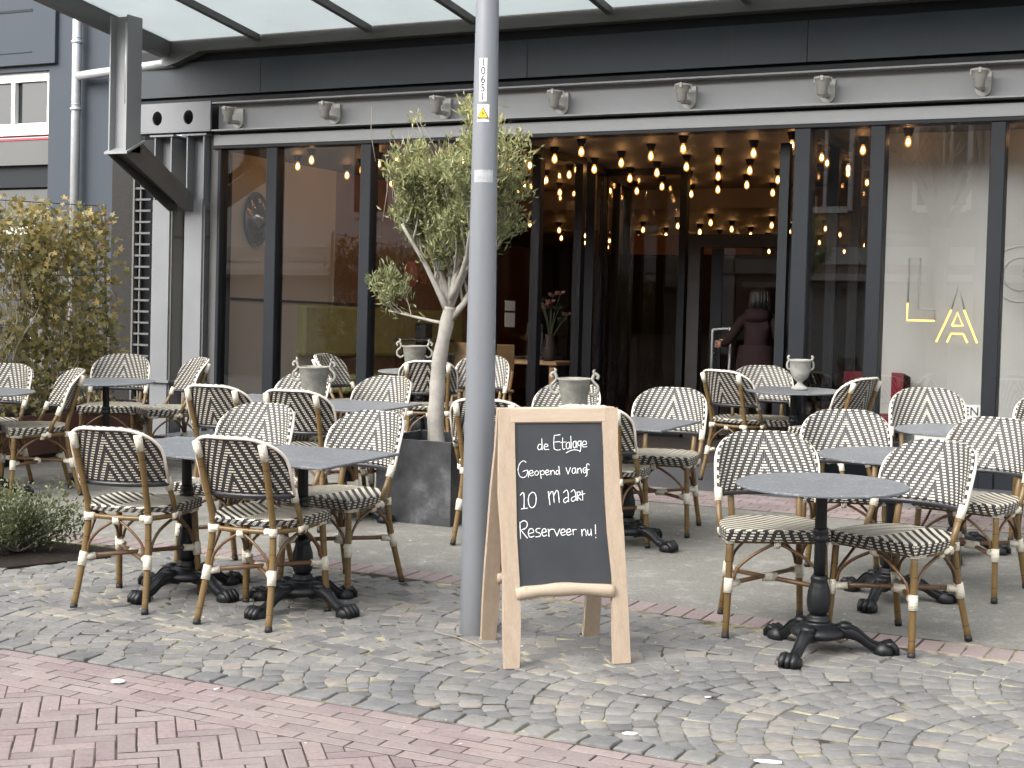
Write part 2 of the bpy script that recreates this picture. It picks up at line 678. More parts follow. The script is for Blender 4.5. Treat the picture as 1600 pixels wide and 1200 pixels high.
def mat_fascia():
    t = NT('slate_fascia')
    f = t.noise(1.3, 6, .65, None, (1, 1, .6))
    g = t.noise(9, 6, .7, None, (1, 1, .10))
    c = t.mix(f, (.019, .0245, .0305), (.031, .038, .045))
    c = t.mix(t.math('MULTIPLY_ADD', g, 3.0, -1.75, True), c, (.038, .042, .046))
    return t.done(t.bsdf(c, .5, 0, t.bump(f, .03, .01), .35))


M['fascia'] = mat_fascia()


def mat_bulbglass():
    t = NT('amber_bulb_glass')
    e = t.node('ShaderNodeEmission')
    e.inputs[0].default_value = (1.0, .40, .06, 1)
    e.inputs[1].default_value = .7
    tr = t.node('ShaderNodeBsdfTransparent')
    mx = t.node('ShaderNodeMixShader')
    lw = t.node('ShaderNodeLayerWeight')
    lw.inputs[0].default_value = .35
    t.l.new(t.math('MULTIPLY_ADD', lw.outputs['Facing'], .6, .2, True), mx.inputs[0])
    t.l.new(tr.outputs[0], mx.inputs[1])
    t.l.new(e.outputs[0], mx.inputs[2])
    return t.done(mx.outputs[0])


M['envelope'] = mat_bulbglass()

COB = [(0, (.135, .136, .137)), (.2, (.172, .173, .172)), (.42, (.215, .212, .202)), (.6, (.19, .191, .192)), (.78, (.24, .235, .22)), (.92, (.285, .272, .242)), (1, (.295, .258, .222))]
BRK = [(0, (.25, .19, .185)), (.35, (.295, .226, .219)), (.7, (.325, .25, .24)), (1, (.355, .27, .255))]
M['cobble'] = mat_stone('grey_setts', COB, False)
M['cobble_join'] = mat_stone('grey_setts_far', COB, True)
M['brick'] = mat_stone('worn_red_brick', BRK, False, .75, .25, 60)
M['brick_join'] = mat_stone('worn_red_brick_far', BRK, True, .75, .25, 60)


def mat_joint(name, dark, sand, green, th=.5):
    t = NT(name)
    pos = t.node('ShaderNodeNewGeometry').outputs['Position']
    f = t.noise(2.3, 4, .6, pos)
    g = t.noise(14, 5, .7, pos)
    c = t.mix(t.math('MULTIPLY_ADD', t.math('ADD', f, t.math('MULTIPLY', g, .5)), 4.2, -2.75, True), dark, sand)
    c = t.mix(t.math('MULTIPLY_ADD', g, 4, -2.4, True), c, green)
    return t.done(t.bsdf(c, .95, 0, t.bump(t.noise(150, 3, .6, pos), .5, .004), .1))


M['joint_sand'] = mat_joint('sandy_joints', (.055, .047, .037), (.40, .37, .25), (.17, .17, .06))
M['joint_dark'] = mat_joint('dark_brick_joints', (.035, .028, .024), (.11, .085, .07), (.06, .06, .026))


def mat_concrete():
    t = NT('washed_concrete')
    pos = t.node('ShaderNodeNewGeometry').outputs['Position']
    f = t.noise(1.1, 6, .65, pos)
    g = t.noise(60, 8, .8, pos)
    s = t.noise(7, 8, .75, pos)
    c = t.mix(f, (.15, .145, .125), (.27, .262, .235))
    c = t.mix(t.math('MULTIPLY_ADD', g, 5.5, -2.25, True), t.mix(.40, c, (.06, .06, .055)), c)
    c = t.mix(t.math('MULTIPLY_ADD', s, 4.0, -2.1, True), c, (.33, .325, .30))
    return t.done(t.bsdf(c, .88, 0, t.bump(g, .5, .003), .2))


M['concrete'] = mat_concrete()
M['darktile'] = mat_plain('dark_stone_tiles', (.075, .078, .083), .5, 0, .18, 5, .06)
M['street'] = mat_plain('street_base', (.12, .10, .09), .9, 0, .2, 3)
M['opp_brick'] = None


def mat_brickwall(name, a, b, mortar):
    t = NT(name)
    tc = t.coord('Object')
    mp = t.node('ShaderNodeMapping')
    mp.inputs['Rotation'].default_value = (R(90), 0, 0)
    t.l.new(tc, mp.inputs[0])
    br = t.node('ShaderNodeTexBrick')
    br.inputs['Color1'].default_value = (*a, 1)
    br.inputs['Color2'].default_value = (*b, 1)
    br.inputs['Mortar'].default_value = (*mortar, 1)
    br.inputs['Scale'].default_value = 4.6
    br.inputs['Mortar Size'].default_value = .02
    t.l.new(mp.outputs[0], br.inputs[0])
    return t.done(t.bsdf(br.outputs[0], .85))


M['opp_brick'] = mat_brickwall('brown_brickwork', (.20, .12, .085), (.27, .17, .12), (.34, .31, .27))
M['opp_white'] = mat_plain('cream_render', (.72, .70, .66), .8, 0, .05, 2)
M['opp_band'] = mat_plain('stone_band', (.5, .48, .43), .8, 0, .08, 2)
M['opp_mid'] = mat_plain('grey_shop_blinds', (.30, .29, .27), .6, 0, .06, 1)
M['opp_dark'] = mat_plain('dark_shop_glass', (.02, .022, .025), .1, 0, .1, 2)
M['tile_roof'] = mat_plain('dark_roof_tiles', (.09, .06, .05), .8, 0, .2, 6)


def smooth_path(pts, n=6):
    """Catmull-Rom through the points"""
    P = [Vector(p) for p in pts]
    if len(P) < 3:
        return P
    out = []
    for i in range(len(P) - 1):
        p0, p1, p2, p3 = P[max(i - 1, 0)], P[i], P[i + 1], P[min(i + 2, len(P) - 1)]
        for k in range(n):
            t = k / n
            out.append(.5 * ((2 * p1) + (-p0 + p2) * t + (2 * p0 - 5 * p1 + 4 * p2 - p3) * t * t + (-p0 + 3 * p1 - 3 * p2 + p3) * t ** 3))
    out.append(P[-1])
    return out


# ================================================================= GROUND
def gpt(x, y, dz=0.0):
    return (x, y, gz(x, y) + dz)


def gsheet(name, poly, dz, mat, parent=None, kind='structure', label=None):
    """one sheet on the sloping ground with a little depth"""
    mb = MB()
    n = len(poly)
    vs = [gpt(x, y, dz) for x, y in poly] + [gpt(x, y, dz - .05) for x, y in poly]
    fs = [tuple(range(n)), tuple(range(2 * n - 1, n - 1, -1))]
    for i in range(n):
        j = (i + 1) % n
        fs.append((i, i + n, j + n, j))
    mb.add(vs, fs)
    o = mb.build(name, mat, parent)
    if kind:
        tag(o, label, None, None, kind)
    return o


FY = 12.1                      # facade plane
ROAD_Y, BAND_Y0, BAND_Y1, STRIP_Y0, STRIP_Y1 = 4.80, 6.86, 7.06, 10.12, 10.80


def band_off(x):
    """the brick band between setts and concrete bows a little"""
    return .10 * math.cos((x + 4.6) * .85) - .02


gsheet('ground', [(-70, -40), (70, -40), (70, 12.0), (-70, 12.0)], -.085, M['street'], label='street surface under the paving')
road = gsheet('road', [(-14, -8), (9, -8), (9, ROAD_Y), (-14, ROAD_Y)], .0090, M['joint_dark'], label='red brick road with a herringbone field and edging courses')
paving = gsheet('cobblestone_paving', [(-14, ROAD_Y), (9, ROAD_Y), (9, BAND_Y0 + .12), (-14, BAND_Y0 + .12)], .0078, M['joint_sand'], label='grey setts laid in segmental arcs with sandy joints')
concrete = gsheet('concrete_paving', [(-14, BAND_Y1 - .16)] + [(9, BAND_Y1 - .16), (9, STRIP_Y0), (-14, STRIP_Y0)], .0060, M['concrete'], label='washed concrete terrace')
gsheet('tile_paving', [(-9.6, STRIP_Y1), (9, STRIP_Y1), (9, FY - .02), (-9.6, FY - .02)], .0100, M['darktile'], label='dark stone threshold along the cafe front')
strip = gsheet('brick_paving', [(-9.6, STRIP_Y0), (9, STRIP_Y0), (9, STRIP_Y1), (-9.6, STRIP_Y1)], .0085, M['joint_dark'], label='red brick strip in front of the cafe threshold')


def stone_mesh(name, sx, sy, h, top, jag, mat, seed, seg=2):
    """one small block, slightly domed with worn corners, size about 1 x 1 x h"""
    rr = random.Random(seed)
    k = 12
    ring = []
    for i in range(k):
        a = 2 * math.pi * (i + .5) / k
        ca, sa = math.cos(a), math.sin(a)
        q = 1 / max(abs(ca), abs(sa)) if top < 2 else 1
        q = min(q, 1.345)
        ring.append((.5 * sx * ca * q * (1 + rr.uniform(-jag, jag)), .5 * sy * sa * q * (1 + rr.uniform(-jag, jag))))
    V, F = [], []
    for s, z in ((.97, -.05), (.98, h * .30), (.95, h * .86), (.86, h * 1.0)):
        for x, y in ring:
            V.append((x * s, y * s, z + (rr.uniform(-.0016, .0016) if z > 0 else 0)))
    V.append((0, 0, h * 1.02))
    for r_ in range(3):
        for i in range(k):
            j = (i + 1) % k
            F.append((r_ * k + i, r_ * k + j, (r_ + 1) * k + j, (r_ + 1) * k + i))
    for i in range(k):
        F.append((3 * k + i, 3 * k + (i + 1) % k, 4 * k))
    return V, F


STONES = [stone_mesh('s', 1, 1, .0125, 1, .075, None, s) for s in range(24)]
STONE_ME = []
for V, F in STONES:
    mb = MB()
    mb.add(V, F, None, 0, False)
    o = mb.build('cobble', M['cobble'])
    o.data.polygons.foreach_set('use_smooth', [k_ >= 24 for k_ in range(len(F))])
    STONE_ME.append(o.data)
    bpy.data.objects.remove(o)


def project(x, y, z):
    v = Vector((x, y, z - HC))
    d = v.dot(fwd)
    return 800 + FPX * v.dot(right) / d, 600 + FPX * v.dot(down) / d, d


def in_view(x, y, m=60):
    px, py, d = project(x, y, gz(x, y))
    return d > .5 and -m < px < 1600 + m and py < 1200 + m


def lay(items, meshes, raw, name, mat_join, parent, limit):
    """items: (x, y, rz, sx, sy, dz). The nearest ones are objects, the rest one mesh."""
    items.sort(key=lambda t: project(t[0], t[1], gz(t[0], t[1]))[2])
    V, F, T = [], [], []
    nb = 0
    cnt = 0
    for k, (x, y, rz, sx, sy, dz) in enumerate(items):
        mi = random.randrange(len(meshes))
        mt = gmat(x, y, rz, dz) @ Matrix.Rotation(random.uniform(-.045, .045) * (1 if name == 'cobble' else .1), 4, 'X') @ Matrix.Rotation(random.uniform(-.045, .045) * (1 if name == 'cobble' else .1), 4, 'Y') @ Matrix.Diagonal((sx, sy, 1, 1))
        if cnt < limit and in_view(x, y, 5):
            o = bpy.data.objects.new(name, meshes[mi])
            o.parent = parent
            sc.collection.objects.link(o)
            o.matrix_world = mt
            cnt += 1
        else:
            rv, rf = raw[mi]
            A = np.array(rv)
            mm = np.array(mt)
            V.append(A @ mm[:3, :3].T + mm[:3, 3])
            for f in rf:
                if len(f) == 4:
                    F.append([nb + i for i in f])
                else:
                    F.append([nb + f[0], nb + f[1], nb + f[2], nb + f[2]])
            T += [random.random()] * len(rv)
            nb += len(rv)
    if V:
        # triangles are given as their own faces
        V = np.concatenate(V)
        me = bpy.data.meshes.new(name + 's_beyond')
        me.from_pydata(V.tolist(), [], [tuple(dict.fromkeys(f)) for f in F])
        me.materials.append(mat_join)
        at = me.attributes.new('tone', 'FLOAT', 'POINT')
        at.data.foreach_set('value', T)
        me.polygons.foreach_set('use_smooth', [False] * len(F))
        me.update()
        o = bpy.data.objects.new(name + 's_beyond', me)
        o.parent = parent
        sc.collection.objects.link(o)
        o['kind'] = 'stuff'


SOIL = lambda x, y: x < -5.92 + .25 * (y - 6.45) and 6.02 < y < 6.86
# --- setts: one kerb course along the road, then two columns of arcs
cob = []
x = -10.5
while x < 4.5:
    w = random.uniform(.115, .15)
    cob.append((x + w / 2, ROAD_Y + .065, random.uniform(-.04, .04), w * .95, .124, .005))
    x += w
y = ROAD_Y + .13
for ch, x_shift in ((.97, 0.0), (.97, .35)):
    n = 11
    Rr = ch / math.sqrt(2)
    step = .101
    xi = -11.0
    while xi < 4.5:
        for i in range(n):
            a = (-45 + 90 * (i + .5) / n)
            a += random.uniform(-1.2, 1.2)
            px = xi + x_shift - Rr * math.cos(R(a)) + random.uniform(-.006, .006)
            py = y + ch / 2 + Rr * math.sin(R(a))
            if py > BAND_Y0 + band_off(px) - .05 or SOIL(px, py) or not in_view(px, py, 900):
                continue
            t_ = Rr * R(90) / n
            cob.append((px, py, R(180 - 0) - R(a) + random.gauss(0, .05), step * math.cos(R(a)) * random.uniform(.93, 1.0) + .010, t_ * random.uniform(.90, .985), random.uniform(-.002, .003)))
        xi += step
    y += ch
lay(cob, STONE_ME, STONES, 'cobble', M['cobble_join'], paving, 300)


def brick_raw(L, W, seed):
    rr = random.Random(seed)
    j = lambda: rr.uniform(-.0015, .0015)
    b = .0022
    xs, ys = L / 2 - .0032, W / 2 - .0034
    V = []
    for z, s in ((-.05, 0), (.0088, 0), (.0108, b)):
        for sx, sy in ((-1, -1), (1, -1), (1, 1), (-1, 1)):
            V.append((sx * (xs - s) + j() * 1.6, sy * (ys - s) + j(), z))
    F = []
    for r_ in range(2):
        for i in range(4):
            k = (i + 1) % 4
            F.append((r_ * 4 + i, r_ * 4 + k, (r_ + 1) * 4 + k, (r_ + 1) * 4 + i))
    F.append((8, 9, 10, 11))
    return V, F


def raw_meshes(raws, nm, mat):
    out = []
    for V, F in raws:
        mb = MB()
        mb.add(V, F)
        o = mb.build(nm, mat)
        out.append(o.data)
        bpy.data.objects.remove(o)
    return out


BL, BW = .205, .068
BR = [brick_raw(BL, BW, s) for s in range(6)]
BR_ME = raw_meshes(BR, 'brick', M['brick'])
rb = []
NROW = 6
for r_ in range(NROW):
    yy = ROAD_Y - BW * (r_ + .5) - .006
    x = -9 + (r_ % 2) * BL / 2 + random.uniform(-.02, .02)
    while x < 3:
        if in_view(x, yy, 600):
            rb.append((x, yy, random.uniform(-.012, .012), 1, 1, random.uniform(-.0007, .0012)))
        x += BL
# herringbone at 45 degrees
EDGE = ROAD_Y - BW * NROW - .012
ca, sa = math.cos(R(41)), math.sin(R(41))


def hb_ok(x, y):
    return y < EDGE - .02


for i in range(-60, 60):
    for j in range(-18, 18):
        # two bricks per cell: a long one and one across, stepping diagonally
        for kind in (0, 1):
            u = i * BW + j * BL * 1.0
            v = i * BW - j * BL * 1.0
            if kind == 0:
                cu, cv, rz = u + BL / 2, v + BW / 2, R(41)
            else:
                cu, cv, rz = u + BW / 2, v + BW + BL / 2 - 0, R(41 + 90)
            x = -3.4 + ca * cu - sa * cv
            yv = 4.0 + sa * cu + ca * cv
            if not in_view(x, yv, 500) or yv < 2:
                continue
            cr, sr = math.cos(rz), math.sin(rz)
            cs_ = [(x + cr * a - sr * b, yv + sr * a + cr * b) for a, b in ((-BL / 2 + .003, -BW / 2 + .003), (BL / 2 - .003, -BW / 2 + .003), (BL / 2 - .003, BW / 2 - .003), (-BL / 2 + .003, BW / 2 - .003))]
            if max(c[1] for c in cs_) < EDGE:
                rb.append((x, yv, rz + random.uniform(-.008, .008), 1, 1, random.uniform(-.0006, .0012)))
            elif min(c[1] for c in cs_) < EDGE - .02:
                poly = []                      # a brick sawn off along the edging
                for a, b in zip(cs_, cs_[1:] + cs_[:1]):
                    if a[1] < EDGE:
                        poly.append(a)
                    if (a[1] < EDGE) != (b[1] < EDGE):
                        f_ = (EDGE - a[1]) / (b[1] - a[1])
                        poly.append((a[0] + f_ * (b[0] - a[0]), EDGE))
                mb = MB()
                n_ = len(poly)
                mb.add([gpt(*q, -.04) for q in poly] + [gpt(*q, .0105) for q in poly],
                       [tuple(range(n_ - 1, -1, -1)), tuple(range(n_, 2 * n_))] + [(i_, (i_ + 1) % n_, n_ + (i_ + 1) % n_, n_ + i_) for i_ in range(n_)])
                mb.build('brick', M['brick'], road)
lay(rb, BR_ME, BR, 'brick', M['brick_join'], road, 300)
# --- the soldier course between setts and concrete
SBR = [brick_raw(.20, .098, 40 + s) for s in range(5)]
SB_ME = raw_meshes(SBR, 'brick', M['brick'])
band = gsheet('brick_band', [(-8, BAND_Y0 - .03), (3, BAND_Y0 - .03), (3, BAND_Y1 + .02), (-8, BAND_Y1 + .02)], .0040, M['joint_dark'], label='single course of red bricks between setts and concrete')
sb = []
x = -7.6
while x < 2.9:
    sb.append((x, BAND_Y0 + .10 + band_off(x), R(90) + random.uniform(-.02, .02), 1, 1, random.uniform(0, .003)))
    x += .1005
lay(sb, SB_ME, SBR, 'brick', M['brick_join'], band, 120)
ps = []
yy = STRIP_Y0 + .05
r_ = 0
while yy < STRIP_Y1 - .02:
    x = -9.4 + (r_ % 2) * .1
    while x < 4.5:
        if in_view(x, yy, 500):
            ps.append((x, yy, random.uniform(-.01, .01), 1, 1.42, random.uniform(-.001, .001)))
        x += BL
    yy += .098
    r_ += 1
lay(ps, BR_ME, BR, 'brick', M['brick_join'], strip, 0)

# ================================================================= CAFE FRONT
GLY = FY
cafe = empty('cafe_building', Matrix.Identity(4), 'cafe with a dark steel and glass front and warm hanging bulbs inside', 'cafe')
FLZ = .565
WTOP = 3.31
XR = 4.5


def P_(name, mat, fn, parent=cafe):
    mb = MB()
    fn(mb)
    return mb.build(name, mat, parent)


def bx(name, mat, x0, x1, y0, y1, z0, z1, parent=cafe, bev=0.0):
    mb = MB()
    mb.box(x0, x1, y0, y1, z0, z1, 0, None, bev)
    return mb.build(name, mat, parent)


MULL = [(-9.375, -9.335), (-8.80, -8.673), (-7.735, -7.62), (-6.49, -6.37), (-3.625, -3.49), (-3.012, -2.894), (-2.10, -1.986), (-1.16, -1.04), (-.2, -.08), (.9, 1.02), (2.0, 2.12), (3.1, 3.22)]
SILL = .80
for a, b in MULL:
    m = bx('mullion', M['blue_frame'], a, b, GLY - .05, GLY + .09, FLZ - .15, WTOP, bev=.006)
bx('window_head', M['black_frame'], -9.43, XR, GLY - .06, GLY + .10, WTOP, WTOP + .035, bev=.004)
bx('lintel', M['steel'], -9.43, XR, GLY - .045, GLY + .16, WTOP + .037, WTOP + .135)
bx('shadow_gap', M['black_frame'], -9.43, XR, GLY + .0, GLY + .16, WTOP + .137, WTOP + .162)
# panes between mullions, with a dark plinth below; the entrance bay stays open
for i in range(len(MULL) - 1):
    a, b = MULL[i][1], MULL[i + 1][0]
    if i == 3:
        continue
    bx('window_pane', M['glass'], a + .001, b - .001, GLY + .012, GLY + .022, SILL + .04, WTOP - .001)
    bx('plinth', M['blue_frame'], a + .001, b - .001, GLY - .03, GLY + .06, FLZ - .15, SILL - .002)
    bx('window_sill', M['black_frame'], a + .001, b - .001, GLY - .045, GLY + .07, SILL, SILL + .038, bev=.004)
# the riveted beam: web and flanges
BZ0, BZ1 = 3.475, 3.752
bx('beam_web', M['steel'], -9.40, XR, GLY - .015, GLY + .02, BZ0 + .015, BZ1 - .015)
bx('beam_flange', M['steel'], -9.40, XR, GLY - .13, GLY + .12, BZ0, BZ0 + .014)
bx('beam_flange', M['steel'], -9.40, XR, GLY - .13, GLY + .12, BZ1 - .014, BZ1)
# plate with two round holes
mb = MB()


def holed_plate(mb, x0, x1, z0, z1, y0, y1, holes, seg=20):
    xs = [x0] + [(holes[i][0] + holes[i + 1][0]) / 2 for i in range(len(holes) - 1)] + [x1]
    for k, (hx, hz, rx, rz_) in enumerate(holes):
        a, b = xs[k], xs[k + 1]
        corner = [(a, z0), (b, z0), (b, z1), (a, z1)]
        for y, flip in ((y0, False), (y1, True)):
            outer, inner = [], []
            for i in range(seg):
                t = 2 * math.pi * i / seg
                c, s = math.cos(t), math.sin(t)
                inner.append((hx + rx * c, y, hz + rz_ * s))
                kx = (b - hx if c > 0 else hx - a) / max(abs(c), 1e-6)
                kz = (z1 - hz if s > 0 else hz - z0) / max(abs(s), 1e-6)
                q = min(kx, kz)
                outer.append((hx + q * c, y, hz + q * s))
            vs = outer + inner
            fs = [(i, (i + 1) % seg, seg + (i + 1) % seg, seg + i) for i in range(seg)]
            # fill the four corners
            for cx, cz in corner:
                best = sorted(range(seg), key=lambda i: (outer[i][0] - cx) ** 2 + (outer[i][2] - cz) ** 2)[:2]
                vs.append((cx, y, cz))
                fs.append((best[0], best[1], len(vs) - 1))
            mb.add(vs, fs)
        rv = []
        for i in range(seg):
            t = 2 * math.pi * i / seg
            rv += [(hx + rx * math.cos(t), y0, hz + rz_ * math.sin(t)), (hx + rx * math.cos(t), y1, hz + rz_ * math.sin(t))]
        mb.add(rv, [(2 * i, 2 * ((i + 1) % seg), 2 * ((i + 1) % seg) + 1, 2 * i + 1) for i in range(seg)])
    mb.box(x0, x1, y0 + .001, y1 - .001, z1, z1 + .012)
    mb.box(x0, x1, y0 + .001, y1 - .001, z0 - .012, z0)


holed_plate(mb, -10.40, -9.402, BZ0 + .012, BZ1 - .0, GLY - .14, GLY - .115, [(-10.055, 3.618, .060, .070), (-9.67, 3.618, .060, .070)])
mb.build('beam_end_plate', M['steel_col'], cafe)
bx('beam_end_web', M['black_frame'], -10.40, -9.402, GLY - .02, GLY + .02, BZ0, BZ1)
# twin steel columns: open H sections above, boxed with a plate below
for cx in (-10.0, -9.60):
    x0, x1 = cx - .108, cx + .108
    z0, z1 = .45, 3.44
    mb = MB()
    mb.box(x0, x0 + .014, GLY - .11, GLY + .13, z0, z1)
    mb.box(x1 - .014, x1, GLY - .11, GLY + .13, z0, z1)
    mb.box(x0 + .0145, x1 - .0145, GLY + .0, GLY + .016, z0, z1)
    mb.box(x0 - .05, x1 + .03, GLY - .125, GLY + .14, z1 + .0005, z1 + .018)
    c = mb.build('steel_column', M['steel_col'], cafe)
    mb = MB()
    mb.box(x0 + .002, x1 - .002, GLY - .122, GLY - .1105, .46, 2.82)
    mb.build('cover_plate', M['steel_col'], c)
    mb = MB()
    mb.box(x0 - .06, x1 + .05, GLY - .16, GLY + .15, 1.02, 1.045)
    mb.build('stiffener', M['steel_col'], c)
    mb = MB()
    mb.box(x0 - .05, x1 + .04, GLY - .15, GLY + .15, .44, .47)
    mb.build('base_plate', M['steel_col'], c)
    mb = MB()
    mb.box(x1 + .0005, x1 + .02, GLY - .105, GLY - .08, .47, 2.72)
    mb.box(x1 + .0005, x1 + .02, GLY + .1, GLY + .125, .47, 2.72)
    mb.box(x1 + .0005, x1 + .02, GLY - .105, GLY + .125, 2.721, 2.76)
    for z in (2.45,):
        mb.box(x1 + .0005, x1 + .018, GLY - .079, GLY + .099, z, z + .02)
    mb.build('side_frame', M['steel_dark'], c)
bx('return_wall', M['steel_dark'], -9.47, -9.38, GLY - .03, GLY + .14, .45, 3.46)
bx('back_panel', M['black_frame'], -10.5, -9.4, GLY + .18, GLY + .22, .4, 3.46)
# grille like a narrow ladder left of the columns
mb = MB()
gx0, gx1 = -10.44, -10.22
mb.box(gx0, gx0 + .022, GLY - .03, GLY + .03, .45, 3.3)
mb.box(gx0 + .075, gx0 + .092, GLY - .012, GLY + .012, .45, 3.3)
g = mb.build('steel_grille', M['steel_dark'], cafe)
z = .7
mb = MB()
mb.box(gx0 + .0225, gx1, GLY - .02, GLY + .02, 0, .020)
bar0 = mb.build('grille_bar', M['steel_dark'], g)
k = 0
while z < 3.05:
    b_ = bar0 if k == 0 else bar0.copy()
    if k:
        sc.collection.objects.link(b_)
    b_.location.z = z
    z += .112
    k += 1
# fascia and the wall above
bx('fascia_ledge', M['black_frame'], -10.6, XR, GLY - .05, GLY + .2, BZ1 + .001, BZ1 + .055)
bx('fascia_shadow_gap', M['black_frame'], -10.6, XR, GLY + .03, GLY + .2, BZ1 + .056, BZ1 + .085)
fx = [-10.6, -8.9, -6.05, -3.55, -1.2, 1.4, XR]
for a, b in zip(fx[:-1], fx[1:]):
    bx('fascia_panel', M['fascia'], a + .002, b - .002, GLY - .03, GLY + .2, BZ1 + .086, 4.17, bev=.002)
bx('fascia_top_shadow', M['black_frame'], -10.6, XR, GLY - .0, GLY + .2, 4.172, 4.30)  # black strip painting in the shadow line between fascia and gutter
bx('upper_wall', M['fascia'], -10.6, XR, GLY + .05, GLY + .4, 4.302, 8.0)

# inside
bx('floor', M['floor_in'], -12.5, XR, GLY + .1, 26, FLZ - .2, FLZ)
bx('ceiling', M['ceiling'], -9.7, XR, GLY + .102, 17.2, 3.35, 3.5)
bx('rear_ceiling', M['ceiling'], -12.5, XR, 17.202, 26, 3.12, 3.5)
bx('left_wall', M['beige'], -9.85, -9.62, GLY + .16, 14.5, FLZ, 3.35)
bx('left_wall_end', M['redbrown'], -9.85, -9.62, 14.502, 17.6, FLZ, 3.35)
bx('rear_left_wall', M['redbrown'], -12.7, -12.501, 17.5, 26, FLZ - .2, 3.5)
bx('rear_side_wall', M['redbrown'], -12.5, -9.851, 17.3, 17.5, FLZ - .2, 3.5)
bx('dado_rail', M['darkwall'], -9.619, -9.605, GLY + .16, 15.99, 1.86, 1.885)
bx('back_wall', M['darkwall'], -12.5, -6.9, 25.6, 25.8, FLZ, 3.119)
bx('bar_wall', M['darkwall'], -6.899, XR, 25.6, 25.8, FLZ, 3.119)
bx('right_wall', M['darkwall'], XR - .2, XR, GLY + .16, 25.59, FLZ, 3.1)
bx('display_wall', M['whitewall'], -3.10, XR - .21, 12.85, 12.95, FLZ, 3.349)
bx('bar_shelf', M['redbrown'], -7.6, -5.9, 18.0, 18.4, 2.62, 2.86)
bx('bar_counter', M['darkwall'], -7.0, -5.7, 16.9, 17.5, FLZ, 1.62)

# glazed vestibule: a straight run, then a splayed one
ves = [(-6.43, GLY + .14), (-6.32, 13.95), (-6.95, 16.6)]


def glazed_wall(pts, posts, z1=3.28, w=.075):
    (ax, ay), (bx_, by) = pts
    d = Vector((bx_ - ax, by - ay, 0))
    L = d.length
    ang = math.atan2(d.y, d.x)
    Mx = Matrix.Translation((ax, ay, 0)) @ Matrix.Rotation(ang, 4, 'Z')
    for t in posts:
        mb = MB()
        mb.box(t * L - w / 2, t * L + w / 2, -.045, .045, FLZ, z1, 0, Mx)
        mb.build('vestibule_post', M['black_frame'], cafe)
    for t0, t1 in zip(posts[:-1], posts[1:]):
        mb = MB()
        mb.box(t0 * L + w / 2 + .001, t1 * L - w / 2 - .001, -.004, .004, FLZ + .08, z1 - .001, 0, Mx)
        mb.build('vestibule_pane', M['glass_in'], cafe)
        mb = MB()
        mb.box(t0 * L + w / 2 + .001, t1 * L - w / 2 - .001, -.03, .03, FLZ, FLZ + .078, 0, Mx)
        mb.build('vestibule_rail', M['black_frame'], cafe)
    mb = MB()
    mb.box(posts[0] * L - w / 2, posts[-1] * L + w / 2, -.045, .045, z1 + .001, 3.349, 0, Mx)
    mb.build('vestibule_head', M['black_frame'], cafe)


glazed_wall((ves[0], ves[1]), [.0, .46, .95])
glazed_wall((ves[1], ves[2]), [.14, .42, .70, .97])
glazed_wall(((-3.56, GLY + .14), (-3.62, 14.85)), [0.02, .34, .66, .98])
glazed_wall(((-6.9, 14.98), (-5.62, 14.98)), [0.25, .98])
glazed_wall(((-4.38, 14.98), (-3.7, 14.98)), [0.02, .97])
# the folded door leaf just inside the entrance
mb = MB()
mb.box(-.04, .04, -.04, .04, FLZ, 3.24, 0, Matrix.Translation((-3.80, 12.42, 0)))
mb.box(-.03, .03, .0405, .42, 3.16, 3.24, 0, Matrix.Translation((-3.80, 12.42, 0)) @ Matrix.Rotation(R(8), 4, 'Z'))
mb.box(-.03, .03, .0405, .42, FLZ, FLZ + .1, 0, Matrix.Translation((-3.80, 12.42, 0)) @ Matrix.Rotation(R(8), 4, 'Z'))
leaf = mb.build('door_leaf', M['blue_frame'], cafe)
# inner door
DY = 14.95
drm = empty('inner_door', None, parent=cafe)
bx('door_frame', M['door_paint'], -5.56, -5.43, DY - .05, DY + .05, FLZ, 2.66, drm)
bx('door_frame', M['door_paint'], -4.52, -4.39, DY - .05, DY + .05, FLZ, 2.66, drm)
bx('door_frame', M['door_paint'], -5.43, -4.52, DY - .05, DY + .05, 2.53, 2.66, drm)
mb = MB()
hp = [(-5.26, DY - .02, 1.28), (-5.26, DY - .09, 1.28), (-5.26, DY - .09, 1.70), (-5.26, DY - .02, 1.70), (-5.10, DY - .02, 1.70), (-5.10, DY - .02, 1.28)]
mb.tube(smooth_path([(-5.26, DY - .09, 1.30), (-5.26, DY - .09, 1.66), (-5.24, DY - .09, 1.69), (-5.10, DY - .09, 1.70), (-5.07, DY - .09, 1.67), (-5.07, DY - .09, 1.31), (-5.10, DY - .09, 1.27), (-5.24, DY - .09, 1.27), (-5.26, DY - .09, 1.30)], 3), .013, 8)
mb.tube([(-5.26, DY - .09, 1.45), (-5.26, DY + .01, 1.45)], .008, 6)
mb.build('door_handle', M['galv'], drm)
bx('door_stile', M['black_frame'], -5.32, -5.20, DY - .012, DY + .03, FLZ + .02, 2.52, drm)
bx('door_glass', M['glass_in'], -5.198, -4.54, DY - .004, DY + .004, FLZ + .05, 2.52, drm)


# ================================================================= CANOPY
CX0, CXR = -9.93, XR
GUT_Z, SL_C = 4.365, .126
RIBS = [-8.86, -7.61, -6.53, -5.23, -4.02, -2.8, -1.6, -.4, .8, 2.0, 3.2]
can = empty('glass_canopy', Matrix.Translation((0, GLY, 0)), 'frosted glass canopy on dark steel ribs above the cafe front', 'canopy')
# canopy local frame: y = -distance out from the facade
OUT = 2.1
ang_c = math.atan(SL_C)
MC = Matrix.Translation((0, -.12, GUT_Z)) @ Matrix.Rotation(-ang_c, 4, 'X')


